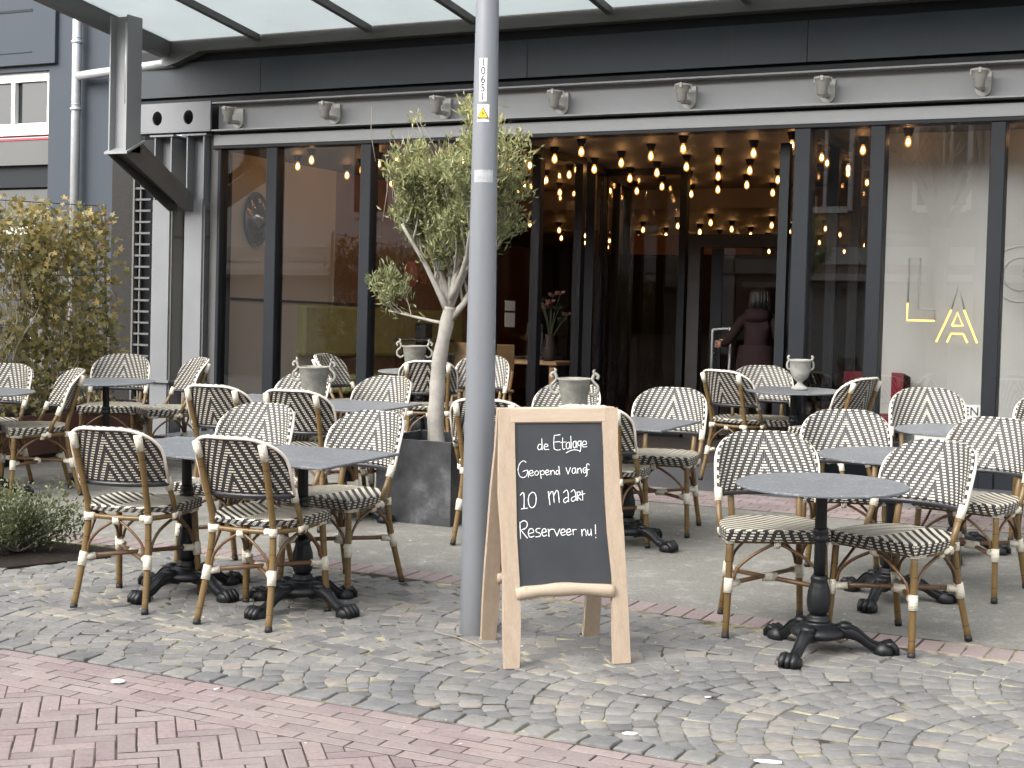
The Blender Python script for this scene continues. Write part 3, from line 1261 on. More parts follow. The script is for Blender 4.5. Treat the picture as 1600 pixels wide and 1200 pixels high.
def cbox(name, mat, x0, x1, y0, y1, z0, z1):
    mb = MB()
    mb.box(x0, x1, y0, y1, z0, z1, 0, MC)
    return mb.build(name, mat, can)


edges = [CX0] + RIBS + [CXR]
for a, b in zip(edges[:-1], edges[1:]):
    cbox('canopy_pane', M['canopy'], a + .012, b - .012, -OUT, -.02, .0, .012)
for rx in RIBS:
    cbox('canopy_rib', M['steel_dark'], rx - .026, rx + .026, -OUT, -.022, -.062, -.001)
mb = MB()
mb.box(CX0 - .10, CX0 + .01, -OUT, .0, .0125, .028, 0, MC)
mb.box(CX0 - .10, CX0 + .01, -OUT, .0, -.155, -.14, 0, MC)
mb.box(CX0 - .05, CX0 - .035, -OUT, .0, -.1395, .012, 0, MC)
mb.box(CX0 - .005, CX0 + .009, -OUT, .0, -.1395, .012, 0, MC)
mb.build('edge_beam', M['steel_dark'], can)
mb = MB()
mb.box(CX0 - .10, CXR, -.12, -.105, GUT_Z - .11, GUT_Z + .01)
mb.box(CX0 - .10, CXR, -.1045, .03, GUT_Z - .11, GUT_Z - .095)
mb.prism([(CX0 - .10, GUT_Z - .1105), (CX0 + .36, GUT_Z - .1105), (CX0 + .10, GUT_Z - .20), (CX0 - .04, GUT_Z - .235), (CX0 - .10, GUT_Z - .22)], -.118, .0)
mb.build('gutter', M['steel_dark'], can)
# post and strut that carry the canopy's end
PX0, PX1, PY0, PY1 = -9.81, -9.60, 10.99 - GLY, 11.19 - GLY
mb = MB()
mb.box(PX0, PX1, PY0, PY0 + .012, 3.17, 4.40)          # near flange turned: flanges are left and right
mb.v, mb.f, mb.uv, mb.mi, mb.sm, mb.tone = [], [], [], [], [], []
mb.box(PX0, PX0 + .014, PY0, PY1, 3.175, 4.42)
mb.box(PX1 - .014, PX1, PY0, PY1, 3.175, 4.42)
mb.box(PX0 + .0145, PX1 - .0145, PY0 + .075, PY0 + .09, 3.175, 4.42)
post = mb.build('bracket_post', M['steel'], can)
mb = MB()
mb.prism([(PY0 - .02, 3.152), (PY0 - .02, 3.172), (PY1 + .03, 3.30), (PY1 + .03, 3.28)], PX0 - .03, PX1 + .03, 0, Matrix(((0, 1, 0, 0), (1, 0, 0, 0), (0, 0, 1, 0), (0, 0, 0, 1))))
mb.build('post_foot_plate', M['steel'], can)
mb = MB()
# strut runs from the post foot down and in to the right column
ya, za, yb, zb = PY0 + .0, 3.15, -.13, 2.62
sw = Matrix(((0, 1, 0, 0), (1, 0, 0, 0), (0, 0, 1, 0), (0, 0, 0, 1)))
mb.prism([(PY0 - .01, 3.150), (PY1 + .02, 3.279), (-.124, 2.86), (-.124, 2.70), (-.24, 2.70)], PX1 - .014, PX1, 0, sw)
mb.prism([(PY0 - .01, 3.150), (PY1 + .02, 3.279), (-.124, 2.86), (-.124, 2.70), (-.24, 2.70)], PX0, PX0 + .014, 0, sw)
mb.prism([(PY0 + .09, 3.16), (PY0 + .11, 3.16), (-.124, 2.80), (-.124, 2.78)], PX0 + .0145, PX1 - .0145, 0, sw)
mb.build('strut', M['steel_dark'], can)
mb = MB()
mb.tube([(PX0 + .15, PY0 + .055, 3.62), (PX0 + .15, PY0 + .055, 4.36)], .012, 8)
mb.build('conduit', M['galv'], can)

# ---- uplights on the beam
lamp0 = None
for k, lx in enumerate([-9.15, -8.04, -6.86, -5.70, -4.54, -3.37, -2.17, -.95, .25, 1.45]):
    words = ['beside the two-holed plate', 'left of the olive tree', 'behind the olive twigs',
             'just right of the lamp post', 'over the left part of the entrance', 'over the right jamb of the entrance', 'over the lit letter A', '', '', ''][k]
    if lx > -1.5:
        break
    Mx = Matrix.Translation((lx, GLY - .016, 3.60)) @ Matrix.Scale(1.2, 4)
    if lamp0 is None:
        t = empty('wall_light', Mx)
        mb = MB()
        arc = [(.05 * math.cos(R(a)), -.03 + .05 * math.sin(R(a))) for a in range(180, 361, 20)]
        mb.prism([(-.05, .075), (.05, .075)][::-1] + arc, -.022, 0)
        mb.build('back_plate', M['lamp_grey'], t)
        mb = MB()
        mb.tube(smooth_path([(0, -.02, -.035), (-.0, -.07, -.035), (-.0, -.145, -.045), (-.0, -.15, -.03)], 3), .018, 8)
        mb.build('arm', M['lamp_grey'], t)
        mb = MB()
        mb.lathe([(.034, -.045), (.035, .01), (.046, .014), (.049, .055), (.054, .056), (.054, .070), (.042, .070)], 14, 0, Matrix.Translation((0, -.15, .0)))
        for a in (40, 160, 280):
            mb.box(.052, .064, -.008, .008, .042, .074, 0, Matrix.Translation((0, -.15, 0)) @ Matrix.Rotation(R(a), 4, 'Z'))
        mb.build('cup', M['lamp_grey'], t)
        lamp0 = t
    else:
        t = copy_tree(lamp0)
        t.matrix_world = Mx
    tag(t, 'grey cup shaped uplight on the steel beam, ' + words, 'wall light', 'uplights along the steel beam')

# ---- filament bulbs
b0 = None
nb = 0
spots = []
for i in range(-8, 11):
    for j in range(0, 6):
        spots.append((-4.765 - .483 * i, 12.56 + .915 * j + (.46 if i % 2 else 0), 3.349))
for i in range(8):  # rear rows: added bulbs standing for reflections in the back glass
    for j in range(6):
        spots.append((-5.2 - .62 * i - .12 * j, 18.0 + 1.15 * j + (.5 if i % 2 else 0), 3.119))
if True:
    for x, y, zc in spots:
        if (17.0 < y < 17.5) or x < -11.5 or (x < -9.4 and y < 17.2) or x > .2:
            continue
        if x > -3.2 and y > 12.7:
            continue
        if abs(x + 6.36) < .09 and y < 14:
            x += .07
        Mx = Matrix.Translation((x, y, zc))
        if b0 is None:
            t = empty('filament_bulb', Mx)
            mb = MB()
            mb.lathe([(.047, 0), (.045, -.008), (.027, -.062), (.024, -.064)], 12)
            cap = mb.build('socket', M['black_frame'], t)
            mb = MB()
            mb.lathe([(.010, -.064), (.013, -.072), (.024, -.092), (.028, -.115), (.024, -.138), (.008, -.152)], 12)
            en = mb.build('bulb_glass', M['envelope'], t)
            mb = MB()
            mb.lathe([(.006, -.082), (.013, -.095), (.0145, -.122), (.006, -.134)], 8)
            mb.build('filament', M['bulb'], en)
            b0 = t
        else:
            t = copy_tree(b0)
            t.matrix_world = Mx
        tag(t, 'glowing filament bulb in a black cone socket under the cafe ceiling, rear ones copying reflections', 'light bulb', 'filament bulbs under the cafe ceiling')
        nb += 1

# ================================================================= INSIDE THINGS
# convex wall mirror
t = empty('wall_mirror', Matrix.Translation((-9.60, 12.98, 2.70)) @ Matrix.Rotation(R(90), 4, 'Y'), 'oval dark convex mirror on the beige wall inside the left window', 'mirror')
mb = MB()
mb.lathe([(.27, .0), (.27, .02), (.20, .035), (.135, .04), (.12, .09), (.07, .14), (.01, .155)], 28, 0, Matrix.Diagonal((1.0, .72, 1, 1)))
mb.build('mirror_disc', M['mirror'], t)
mb = MB()
mb.tube([(.27 * math.cos(a), .195 * math.sin(a), .012) for a in np.linspace(0, 2 * math.pi, 28, endpoint=False)], .014, 6, closed=True)
mb.build('mirror_rim', M['darkwall'], t)
# bench sofa
t = empty('sofa', Matrix.Translation((-9.1, 14.15, FLZ)) @ Matrix.Rotation(R(90), 4, 'Z'), 'olive yellow upholstered bench along the wall inside the left windows', 'sofa')
L_ = 3.2
mb = MB()
mb.box(-.35, L_, .42, .60, .72, 1.28, 0, None, .03)
mb.build('backrest', M['sofa'], t)
mb = MB()
mb.box(-.35, L_, -.15, .40, .34, .52, 0, None, .03)
mb.build('seat', M['sofa'], t)
for q in (0.0, 1.0, 2.0, 2.9):
    mb = MB()
    mb.box(q - .04, q + .04, .42, .56, 0, .719)
    mb.box(q - .04, q + .04, -.08, .0, 0, .339)
    mb.build('leg', M['black_frame'], t)


def bar_table(x, y, lab, top_z=.98, rtop=.33):
    t = empty('bar_table', Matrix.Translation((x, y, FLZ)), lab, 'table', 'tables inside the cafe')
    mb = MB()
    mb.lathe([(rtop, top_z - .03), (rtop, top_z)], 24)
    mb.build('tabletop', M['darkwall'], t)
    mb = MB()
    mb.box(-.06, .06, -.06, .06, .02, top_z - .031)
    mb.build('column', M['blue_frame'], t)
    mb = MB()
    mb.lathe([(.25, 0), (.24, .019)], 20)
    mb.build('foot', M['black_frame'], t)
    return t


bar_table(-8.15, 14.0, 'dark round table inside the window behind the olive trunk', .95)
bx2 = MB()
bx2.box(-.07, .07, -.07, .07, 0, .16, 0, None, .01)
tag(bx2.build('menu_block', M['blue_frame']), 'small dark menu block standing on the table behind the olive trunk', 'menu block')
bpy.data.objects['menu_block'].location = (-8.15, 14.0, FLZ + .9505)
bar_table(-7.55, 15.4, 'dark round table deep inside, right of the olive trunk', .78)


def wood_chair(x, y, rz, lab):
    t = empty('wooden_chair', Matrix.Translation((x, y, FLZ)) @ Matrix.Rotation(rz, 4, 'Z'), lab, 'chair', 'wooden chairs inside the cafe')
    mb = MB()
    mb.box(-.22, .22, -.22, .22, .44, .475, 0, None, .01)
    mb.build('seat', M['lightwood'], t)
    mb = MB()
    mb.box(-.21, .21, -.225, -.20, .66, .92, 0, None, .01)
    mb.build('backrest', M['lightwood'], t)
    for sx in (-1, 1):
        mb = MB()
        mb.tube([(sx * .21, .19, 0), (sx * .18, .16, .439)], .018, 8)
        mb.build('leg', M['lightwood'], t)
        mb = MB()
        mb.tube([(sx * .21, -.23, 0), (sx * .18, -.185, .46), (sx * .18, -.23, .659)], .018, 8)
        mb.build('leg', M['lightwood'], t)


wood_chair(-7.15, 13.5, R(60), 'light wooden chair inside, between the lamp post and the entrance')
wood_chair(-7.6, 14.3, R(-30), 'light wooden chair further inside, behind another wooden chair')
# table with the flower vase
t = empty('wooden_table', Matrix.Translation((-7.0, 14.25, FLZ)), 'light wooden table with a flower vase inside the vestibule glass', 'table')
mb = MB()
mb.box(-.6, .45, -.35, .35, .72, .76, 0, None, .006)
mb.build('tabletop', M['lightwood'], t)
for sx, sy in ((-.52, -.28), (.38, -.28), (.38, .28), (-.52, .28)):
    mb = MB()
    mb.box(sx - .03, sx + .03, sy - .03, sy + .03, 0, .719)
    mb.build('leg', M['lightwood'], t)
t = empty('flower_vase', Matrix.Translation((-6.75, 14.15, FLZ + .761)), 'dark vase of dusty pink flowers on the wooden table inside', 'vase')
mb = MB()
mb.lathe([(.05, 0), (.07, .05), (.075, .14), (.045, .24), (.05, .27)], 14)
mb.build('vase_body', M['darkwall'], t)
for k in range(9):
    a = random.uniform(0, 6.28)
    h = random.uniform(.40, .72)
    sp = random.uniform(.05, .22)
    mb = MB()
    tip = Vector((sp * math.cos(a), sp * math.sin(a), h))
    mb.tube(smooth_path([(0, 0, .2), (tip.x * .4, tip.y * .4, h * .7), tip], 3), .005, 5)
    s = mb.build('flower_stem', M['stalk'], t)
    mb = MB()
    for q in range(7):
        aa = q * 6.283 / 7
        mb.add([tip, tip + Vector((.05 * math.cos(aa), .05 * math.sin(aa), .02)), tip + Vector((.055 * math.cos(aa + .6), .055 * math.sin(aa + .6), .045)), tip + Vector((.02 * math.cos(aa + .5), .02 * math.sin(aa + .5), .04))], [(0, 1, 2, 3)])
    mb.build('flower_head', M['flower'] if k % 3 else M['stalk'], s)
# paper on the vestibule glass
mb = MB()
mb.box(-.001, .001, -.1, .1, 0, .13)
mb.box(-.001, .001, -.1, .1, .15, .24)
tag(mb.build('notice', M['sticker']), 'two small white notices stuck on the glass left of the entrance', 'notice')
bpy.data.objects['notice'].location = (-6.425, 12.6, 1.66)
# box sign high at the right of the entrance
mb = MB()
mb.box(-.12, .12, -.02, .02, 0, .18, 0, None, .005)
tag(mb.build('exit_box', M['sticker']), 'small white box sign hanging under the ceiling right of the inner door', 'box sign')
bpy.data.objects['exit_box'].location = (-4.75, 16.3, 2.98)
# faded red lettering seen in the third window: disc with a white letter, then script
t = empty('window_sign', Matrix.Translation((-9.612, 16.45, 2.27)) @ Matrix.Rotation(R(90), 4, 'Z'), 'faded red round sign with script letters on the inner wall behind the tree', 'sign')
mb = MB()
mb.lathe([(.0, -.006), (.16, -.006), (.16, .006), (.0, .006)], 28, 0, Matrix.Translation((-.3, -.01, .0)) @ Matrix.Rotation(R(90), 4, 'X'), False)
mb.build('sign_disc', M['pinksign'], t)


def text(body, size, mat, Mx, parent, name='lettering', extrude=.002, align='CENTER'):
    cu = bpy.data.curves.new(name, 'FONT')
    cu.body = body
    cu.size = size
    cu.extrude = extrude
    cu.align_x = align
    cu.align_y = 'CENTER'
    cu.materials.append(mat)
    o = bpy.data.objects.new(name, cu)
    sc.collection.objects.link(o)
    dg = bpy.context.evaluated_depsgraph_get()
    me = bpy.data.meshes.new_from_object(o.evaluated_get(dg))
    bpy.data.objects.remove(o)
    o = bpy.data.objects.new(name, me)
    sc.collection.objects.link(o)
    o.parent = parent
    o.matrix_local = Mx
    return o


RX = Matrix.Rotation(R(90), 4, 'X')
text('A', .24, M['sticker'], Matrix.Translation((-.3, -.02, 0)) @ RX, t)
text('sl', .26, M['pinksign'], Matrix.Translation((.0, -.012, -.02)) @ RX, t)

# ---- neon letters behind the right-hand pane
def neon(name, strokes_on, strokes_off, x, z, lab):
    t = empty(name, Matrix.Translation((x, 12.60, z)), lab, 'neon letter', 'neon letters behind the right window')
    if strokes_on:
        mb = MB()
        for s in strokes_on:
            mb.tube([(a, 0, b) for a, b in s], .0075, 6)
        mb.build('lit_tube', M['neon'], t)
    mb = MB()
    for s in strokes_off:
        mb.tube([(a, .004, b) for a, b in s], .0085, 6)
    mb.build('unlit_tube', M['neon_off'], t)
    return t


neon('neon_letter', [[(-.0, .14), (-.0, .0), (.22, .0)]],
     [[(0, .145), (0, .50), (.09, .50), (.09, .09), (.22, .09), (.22, .005)]], -2.80, 1.80, 'neon letter L with only its foot lit behind the right window')
neon('neon_letter', [[(-.16, 0), (-.05, .26)], [(.05, .26), (.16, 0)], [(-.075, 0), (-.045, .07), (.05, .07), (.085, 0)], [(-.04, .135), (0, .24), (.045, .135), (-.04, .135)]],
     [[(-.05, .265), (0, .46), (.05, .265)]], -2.40, 1.63, 'neon letter A with its lower half lit behind the right window')
circ = lambda r, a0, a1: [(r * math.cos(R(a)), r * math.sin(R(a))) for a in range(a0, a1 + 1, 15)]
neon('neon_letter', [], [circ(.22, 40, 330), circ(.13, 60, 310), [(.02, -.02), (.19, -.02), (.19, -.11)], [(.02, .03), (.13, .05), (.22, .05)]], -1.93, 2.18, 'unlit grey neon letter G behind the right window mullion')
# white board with lettering low in the right pane
t = empty('window_board', Matrix.Translation((-2.25, 12.15, .839)), 'white board reading TEN on the sill of the right window', 'sign')
mb = MB()
mb.box(-.36, .145, -.006, .006, 0, .315, 0, None, .002)
mb.build('board', M['sticker'], t)
text('TEN', .092, M['ink'], Matrix.Translation((.040, -.009, .262)) @ RX, t)
# dark red armchair
t = empty('armchair', Matrix.Translation((-3.05, 13.0 - .42, FLZ)) @ Matrix.Rotation(R(20), 4, 'Z'), 'dark red velvet armchair inside the window right of the entrance', 'armchair')
mb = MB()
prof = []
for a in range(0, 181, 12):
    prof.append((.30 * math.cos(R(a)), .30 + .30 * math.sin(R(a)) ** .8))
for k in range(len(prof) - 1):
    (x0, y0), (x1, y1) = prof[k], prof[k + 1]
    vs = [(x0 * .8, y0 - .3, .38), (x1 * .8, y1 - .3, .38), (x1 * .8, y1 - .3, .80), (x0 * .8, y0 - .3, .80), (x0, y0 - .27, .38), (x1, y1 - .27, .38), (x1, y1 - .27, .77), (x0, y0 - .27, .77)]
    mb.add(vs, [(0, 1, 2, 3), (4, 7, 6, 5), (3, 2, 6, 7), (0, 4, 5, 1)], None, 0, True)
mb.build('backrest', M['redchair'], t)
mb = MB()
mb.box(-.23, .23, -.22, .2, .32, .46, 0, None, .04)
mb.build('seat', M['redchair'], t)
for sx, sy in ((-.2, -.18), (.2, -.18), (.2, .18), (-.2, .18)):
    mb = MB()
    mb.tube([(sx, sy, 0), (sx * .9, sy * .9, .319)], .015, 6)
    mb.build('leg', M['black_frame'], t)


# ---- the person at the inner door
def person():
    t = empty('person', Matrix.Translation((-4.70, 14.55, FLZ)) @ Matrix.Rotation(R(90), 4, 'Z') @ Matrix.Scale(.96, 4), 'person in a dusty pink jacket holding the inner door handle', 'person')
    J = {}
    V, E, Rd = [], [], []

    def j(n, p, r, par=None):
        J[n] = len(V)
        V.append(p)
        Rd.append(r)
        if par is not None:
            E.append((J[par], J[n]))
    # faces +x towards the door handle, slightly bent forward
    j('pelvis', (0, 0, .86), .135)
    j('waist', (.02, 0, 1.00), .125, 'pelvis')
    j('chest', (.05, 0, 1.18), .15, 'waist')
    j('neckbase', (.08, 0, 1.32), .085, 'chest')
    j('neck', (.10, 0, 1.38), .052, 'neckbase')
    j('head', (.125, 0, 1.46), .082, 'neck')
    j('crown', (.13, 0, 1.55), .072, 'head')
    for s, nm in ((1, 'l'), (-1, 'r')):
        j('sh' + nm, (.07, s * .17, 1.28), .065, 'neckbase')
        if nm == 'l':
            j('el' + nm, (.06, s * .32, 1.05), .048, 'sh' + nm)
            j('wr' + nm, (.19, s * .43, 1.02), .032, 'el' + nm)
        else:
            j('el' + nm, (.02, s * .25, 1.03), .048, 'sh' + nm)
            j('wr' + nm, (.10, s * .24, .80), .032, 'el' + nm)
        j('hip' + nm, (0, s * .09, .80), .095, 'pelvis')
        j('kn' + nm, (.03 * s, s * .10, .45), .062, 'hip' + nm)
        j('an' + nm, (.0, s * .10, .08), .042, 'kn' + nm)
        j('toe' + nm, (.15, s * .11, .035), .036, 'an' + nm)
    me = bpy.data.meshes.new('body')
    me.from_pydata(V, E, [])
    o = bpy.data.objects.new('body', me)
    sc.collection.objects.link(o)
    md = o.modifiers.new('skin', 'SKIN')
    md.use_smooth_shade = True
    for k, r in enumerate(Rd):
        me.skin_vertices[0].data[k].radius = (r, r)
    me.skin_vertices[0].data[0].use_root = True
    sd = o.modifiers.new('sub', 'SUBSURF')
    sd.levels = sd.render_levels = 2
    dg = bpy.context.evaluated_depsgraph_get()
    m2 = bpy.data.meshes.new_from_object(o.evaluated_get(dg))
    bpy.data.objects.remove(o)
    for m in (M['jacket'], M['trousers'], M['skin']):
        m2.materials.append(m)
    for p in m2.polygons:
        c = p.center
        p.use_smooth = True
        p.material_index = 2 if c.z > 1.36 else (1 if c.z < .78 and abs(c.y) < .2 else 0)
        if c.y > .425 and c.z > .9:
            p.material_index = 2
    o = bpy.data.objects.new('body', m2)
    sc.collection.objects.link(o)
    o.parent = t
    mb = MB()
    # jacket hem flares below the waist, hood lies on the shoulders
    mb.lathe([(.205, .74), (.20, .85), (.175, 1.0), (.165, 1.02)], 18, 0, Matrix.Translation((.01, 0, 0)) @ Matrix.Diagonal((.78, 1, 1, 1)), True, False)
    mb.build('jacket_skirt', M['jacket'], t)
    mb = MB()
    mb.lathe([(.02, -.09), (.10, -.075), (.13, -.02), (.11, .05), (.05, .075)], 16, 0, Matrix.Translation((.0, 0, 1.33)) @ Matrix.Diagonal((.75, 1.1, .9, 1)))
    mb.build('hood', M['jacket'], t)
    mb = MB()
    mb.lathe([(.03, -.17), (.085, -.13), (.105, -.02), (.10, .05), (.07, .10), (.02, .12)], 16, 0, Matrix.Translation((.105, 0, 1.50)))
    hr = random.Random(4)
    for k in range(90):
        a = hr.uniform(1.2, 5.1)
        rr = hr.uniform(.80, 1.0)
        x0, y0 = .105 + .055 * math.cos(a), .055 * math.sin(a)
        x1, y1 = .105 + .115 * rr * math.cos(a), .112 * rr * math.sin(a)
        zz = hr.uniform(1.30, 1.40)
        mb.tube([(x0, y0, 1.605), (.105 + .10 * math.cos(a), .10 * math.sin(a), 1.56), (x1, y1, 1.47), (x1 * .98 + hr.uniform(-.012, .012), y1 + hr.uniform(-.015, .015), zz)], [.008, .010, .009, .004], 5)
    mb.build('hair', M['hair'], t)
    # hand closed on the handle: palm and five separate bent fingers
    mb = MB()
    HM = Matrix.Translation((.19, .43, 1.02)) @ Matrix.Rotation(R(35), 4, 'Z') @ Matrix.Translation((-.40, -.24, -1.03))
    mb.tube([(.40, .24, 1.03), (.435, .24, 1.03), (.47, .24, 1.03)], [.026, .034, .028], 8, 0, True, HM)
    for q in range(4):
        z = 1.058 - q * .019
        ln = (.03, .036, .034, .027)[q]
        mb.tube([(.465, .245, z), (.465 + ln * .8, .262, z), (.47 + ln * .7, .285, z), (.455, .288, z)], [.0095, .009, .008, .006], 6, 0, True, HM)
    mb.tube([(.43, .225, 1.055), (.465, .215, 1.075), (.49, .235, 1.08)], [.011, .010, .007], 6, 0, True, HM)
    mb.build('hand', M['skin'], t)


person()

# ================================================================= NEIGHBOUR (left)
NY = 12.3
nb_ = empty('neighbour_building', Matrix.Identity(4), 'blue grey rendered building with a white window at the left edge', 'building')
PW0, PW1 = -13.6, -11.80          # window bay
bx('wall', M['bluewall'], -11.80, -10.93, NY, NY + .4, .3, 8, nb_)
bx('wall', M['bluewall'], -18, PW0, NY, NY + .4, .3, 8, nb_)
bx('wall', M['bluewall'], PW0 + .0005, PW1 - .0005, NY, NY + .4, 4.24, 8, nb_)
bx('upper_panel', M['bluewall'], -18, -11.68, NY - .05, NY - .001, 4.30, 8, nb_, .004)
bx('panel_groove', M['black_frame'], -18, -12.0, NY - .056, NY - .051, 4.86, 4.885, nb_)
bx('panel_groove', M['bluewall'], -18, -12.0, NY - .058, NY - .0515, 4.43, 4.437, nb_)
for (x0, x1) in ((-12.87, PW1 - .002), (PW0 + .002, -12.875)):
    w = bx('window', M['white_paint'], x0, x1, NY + .06, NY + .14, 3.63, 3.70, nb_)
    bx('frame', M['white_paint'], x0, x1, NY + .05, NY + .13, 4.14, 4.238, w)
    bx('frame', M['white_paint'], x0, x0 + .07, NY + .051, NY + .131, 3.701, 4.139, w)
    bx('frame', M['white_paint'], x1 - .07, x1, NY + .051, NY + .131, 3.701, 4.139, w)
    xm = x1 - .52
    bx('frame', M['white_paint'], xm - .05, xm, NY + .04, NY + .12, 3.701, 4.139, w)
    bx('pane', M['opp_dark'], x0 + .07, x1 - .07, NY + .095, NY + .10, 3.70, 4.14, w)
    bx('curtain', M['whitewall'], xm + .03, xm + .10, NY + .101, NY + .12, 3.70, 4.14, w)
bx('window_sill', M['white_paint'], PW0, PW1, NY + .0, NY + .14, 3.565, 3.628, nb_)
bx('red_strip', M['red'], PW0, PW1, NY - .0, NY + .1, 3.515, 3.535, nb_)
bx('awning_box', M['steel_dark'], PW0, PW1, NY + .01, NY + .35, 3.25, 3.512, nb_)
bx('shop_head', M['blue_frame'], PW0, PW1, NY + .08, NY + .3, 3.02, 3.248, nb_)
bx('shop_pane', M['opp_dark'], PW0, PW1, NY + .2, NY + .22, .5, 3.018, nb_)
bx('shop_frame', M['steel_dark'], -12.05, PW1, NY + .14, NY + .2, .5, 2.62, nb_)
bx('shop_transom', M['white_paint'], -12.62, -12.05, NY + .14, NY + .2, 2.52, 2.62, nb_)
bx('shop_frame', M['steel'], -12.14, -12.06, NY + .13, NY + .19, .5, 2.51, nb_)
# dark gap and granite pier between the houses
bx('gap_panel', M['black_frame'], -10.929, -10.62, NY + .15, NY + .3, .3, 8, nb_)
bx('pier', M['granite'], -10.80, -10.49, NY - .13, NY + .1, .3, 3.35, nb_)
bx('pier_edge', M['bluewall'], -10.925, -10.803, NY - .02, NY + .1, .3, 3.55, nb_)

# downpipe with its branch from the canopy gutter
dp = empty('drainpipe', Matrix.Identity(4), 'galvanised downpipe with a branch to the canopy gutter', 'drainpipe')
DX, DYp = -11.33, NY - .10
mb = MB()
mb.tube([(DX, DYp, .5), (DX, DYp, 8)], .048, 14)
mb.build('pipe', M['galv'], dp)
for z in (4.47, 3.78):
    mb = MB()
    mb.lathe([(.052, 0), (.060, .004), (.060, .028), (.052, .032)], 14, 0, Matrix.Translation((DX, DYp, z)))
    mb.lathe([(.050, 0), (.055, .006), (.050, .012)], 14, 0, Matrix.Translation((DX, DYp, z + .055)))
    mb.build('collar', M['galv'], dp)
mb = MB()
mb.tube([(DX, DYp, 4.13), (DX + .25, DYp - .03, 4.14), (CX0 + .0, GLY - .06, 4.17)], .048, 12)
mb.build('branch_pipe', M['galv'], dp)

# ================================================================= ACROSS THE STREET (seen mirrored in the panes)
def opposite(name, x0, x1, mat, lab, shop, y=-11.5, h=7.4):
    t = empty(name, Matrix.Identity(4), lab, 'house', 'houses across the street')
    bx('wall', mat, x0, x1, y - 6, y, -1.2, h, t)
    bx('cornice', M['opp_band'], x0, x1, y + .001, y + .18, h - .35, h, t)
    bx('stone_band', M['opp_band'], x0, x1, y + .001, y + .12, 3.35, 3.75, t)
    bx('shop_window', shop, x0 + .6, x1 - .6, y + .002, y + .05, .1, 2.9, t)
    bx('awning', M['opp_band'], x0 + .4, x1 - .4, y + .06, y + .7, 2.95, 3.1, t)
    n = max(2, int((x1 - x0) / (5.5 if mat == M['opp_white'] else 2.6)))
    for k in range(n):
        cx = x0 + (k + .5) * (x1 - x0) / n
        w = bx('window', M['opp_dark'], cx - .55, cx + .55, y + .002, y + .03, 4.7, 6.5, t)
        bx('frame', M['white_paint'], cx - .66, cx - .55, y + .003, y + .08, 4.6, 6.6, w)
        bx('frame', M['white_paint'], cx + .55, cx + .66, y + .003, y + .08, 4.6, 6.6, w)
        bx('frame', M['white_paint'], cx - .55, cx + .55, y + .003, y + .08, 6.5, 6.6, w)
        bx('sill', M['white_paint'], cx - .55, cx + .55, y + .003, y + .12, 4.55, 4.7, w)
        bx('frame', M['white_paint'], cx - .04, cx + .04, y + .031, y + .07, 4.7, 6.5, w)
    mb = MB()
    mb.prism([(x0, h), (x1, h), (x1 - .6, h + 2.2), (x0 + .6, h + 2.2)], y - 6, y - .2)
    mb.build('roof', M['tile_roof'], t)


opposite('brick_house', -14.0, -3.2, M['opp_brick'], 'brown brick house with white window frames across the street', M['opp_mid'])
opposite('plaster_house', -31.0, -14.05, M['opp_white'], 'cream rendered house across the street', M['opp_mid'])
opposite('brick_house', -3.15, 9.0, M['opp_brick'], 'brick house directly behind the viewer across the street', M['opp_dark'], -11.9, 7.8)

stree = empty('street_tree', Matrix.Translation((-5.6, -3.2, -.2)), 'bare street tree across from the cafe, behind the viewer', 'tree')
mb = MB()
mb.tube(smooth_path([(0, 0, 0), (.03, .02, 1.2), (-.02, 0, 2.6), (.05, .03, 3.8)], 4), [.24 - .07 * i / 12 for i in range(13)], 14)
mb.build('trunk', M['bark'], stree)
rs0 = random.Random(2)
mb = MB()
for k in range(9):
    a = rs0.uniform(0, 6.28)
    p = Vector((.05, .03, 3.6 + .04 * k))
    d = Vector((math.cos(a) * .6, math.sin(a) * .6, 1)).normalized()
    q = p + d * rs0.uniform(1.4, 2.6)
    mb.tube([p, p.lerp(q, .5) + Vector((rs0.uniform(-.1, .1), 0, .1)), q], [.08, .05, .02], 7)
    for m in range(4):
        b = p.lerp(q, rs0.uniform(.4, .95))
        e = b + Vector((rs0.uniform(-.7, .7), rs0.uniform(-.7, .7), rs0.uniform(.3, .9)))
        mb.tube([b, e], [.025, .008], 5)
mb.build('limbs', M['bark'], stree)

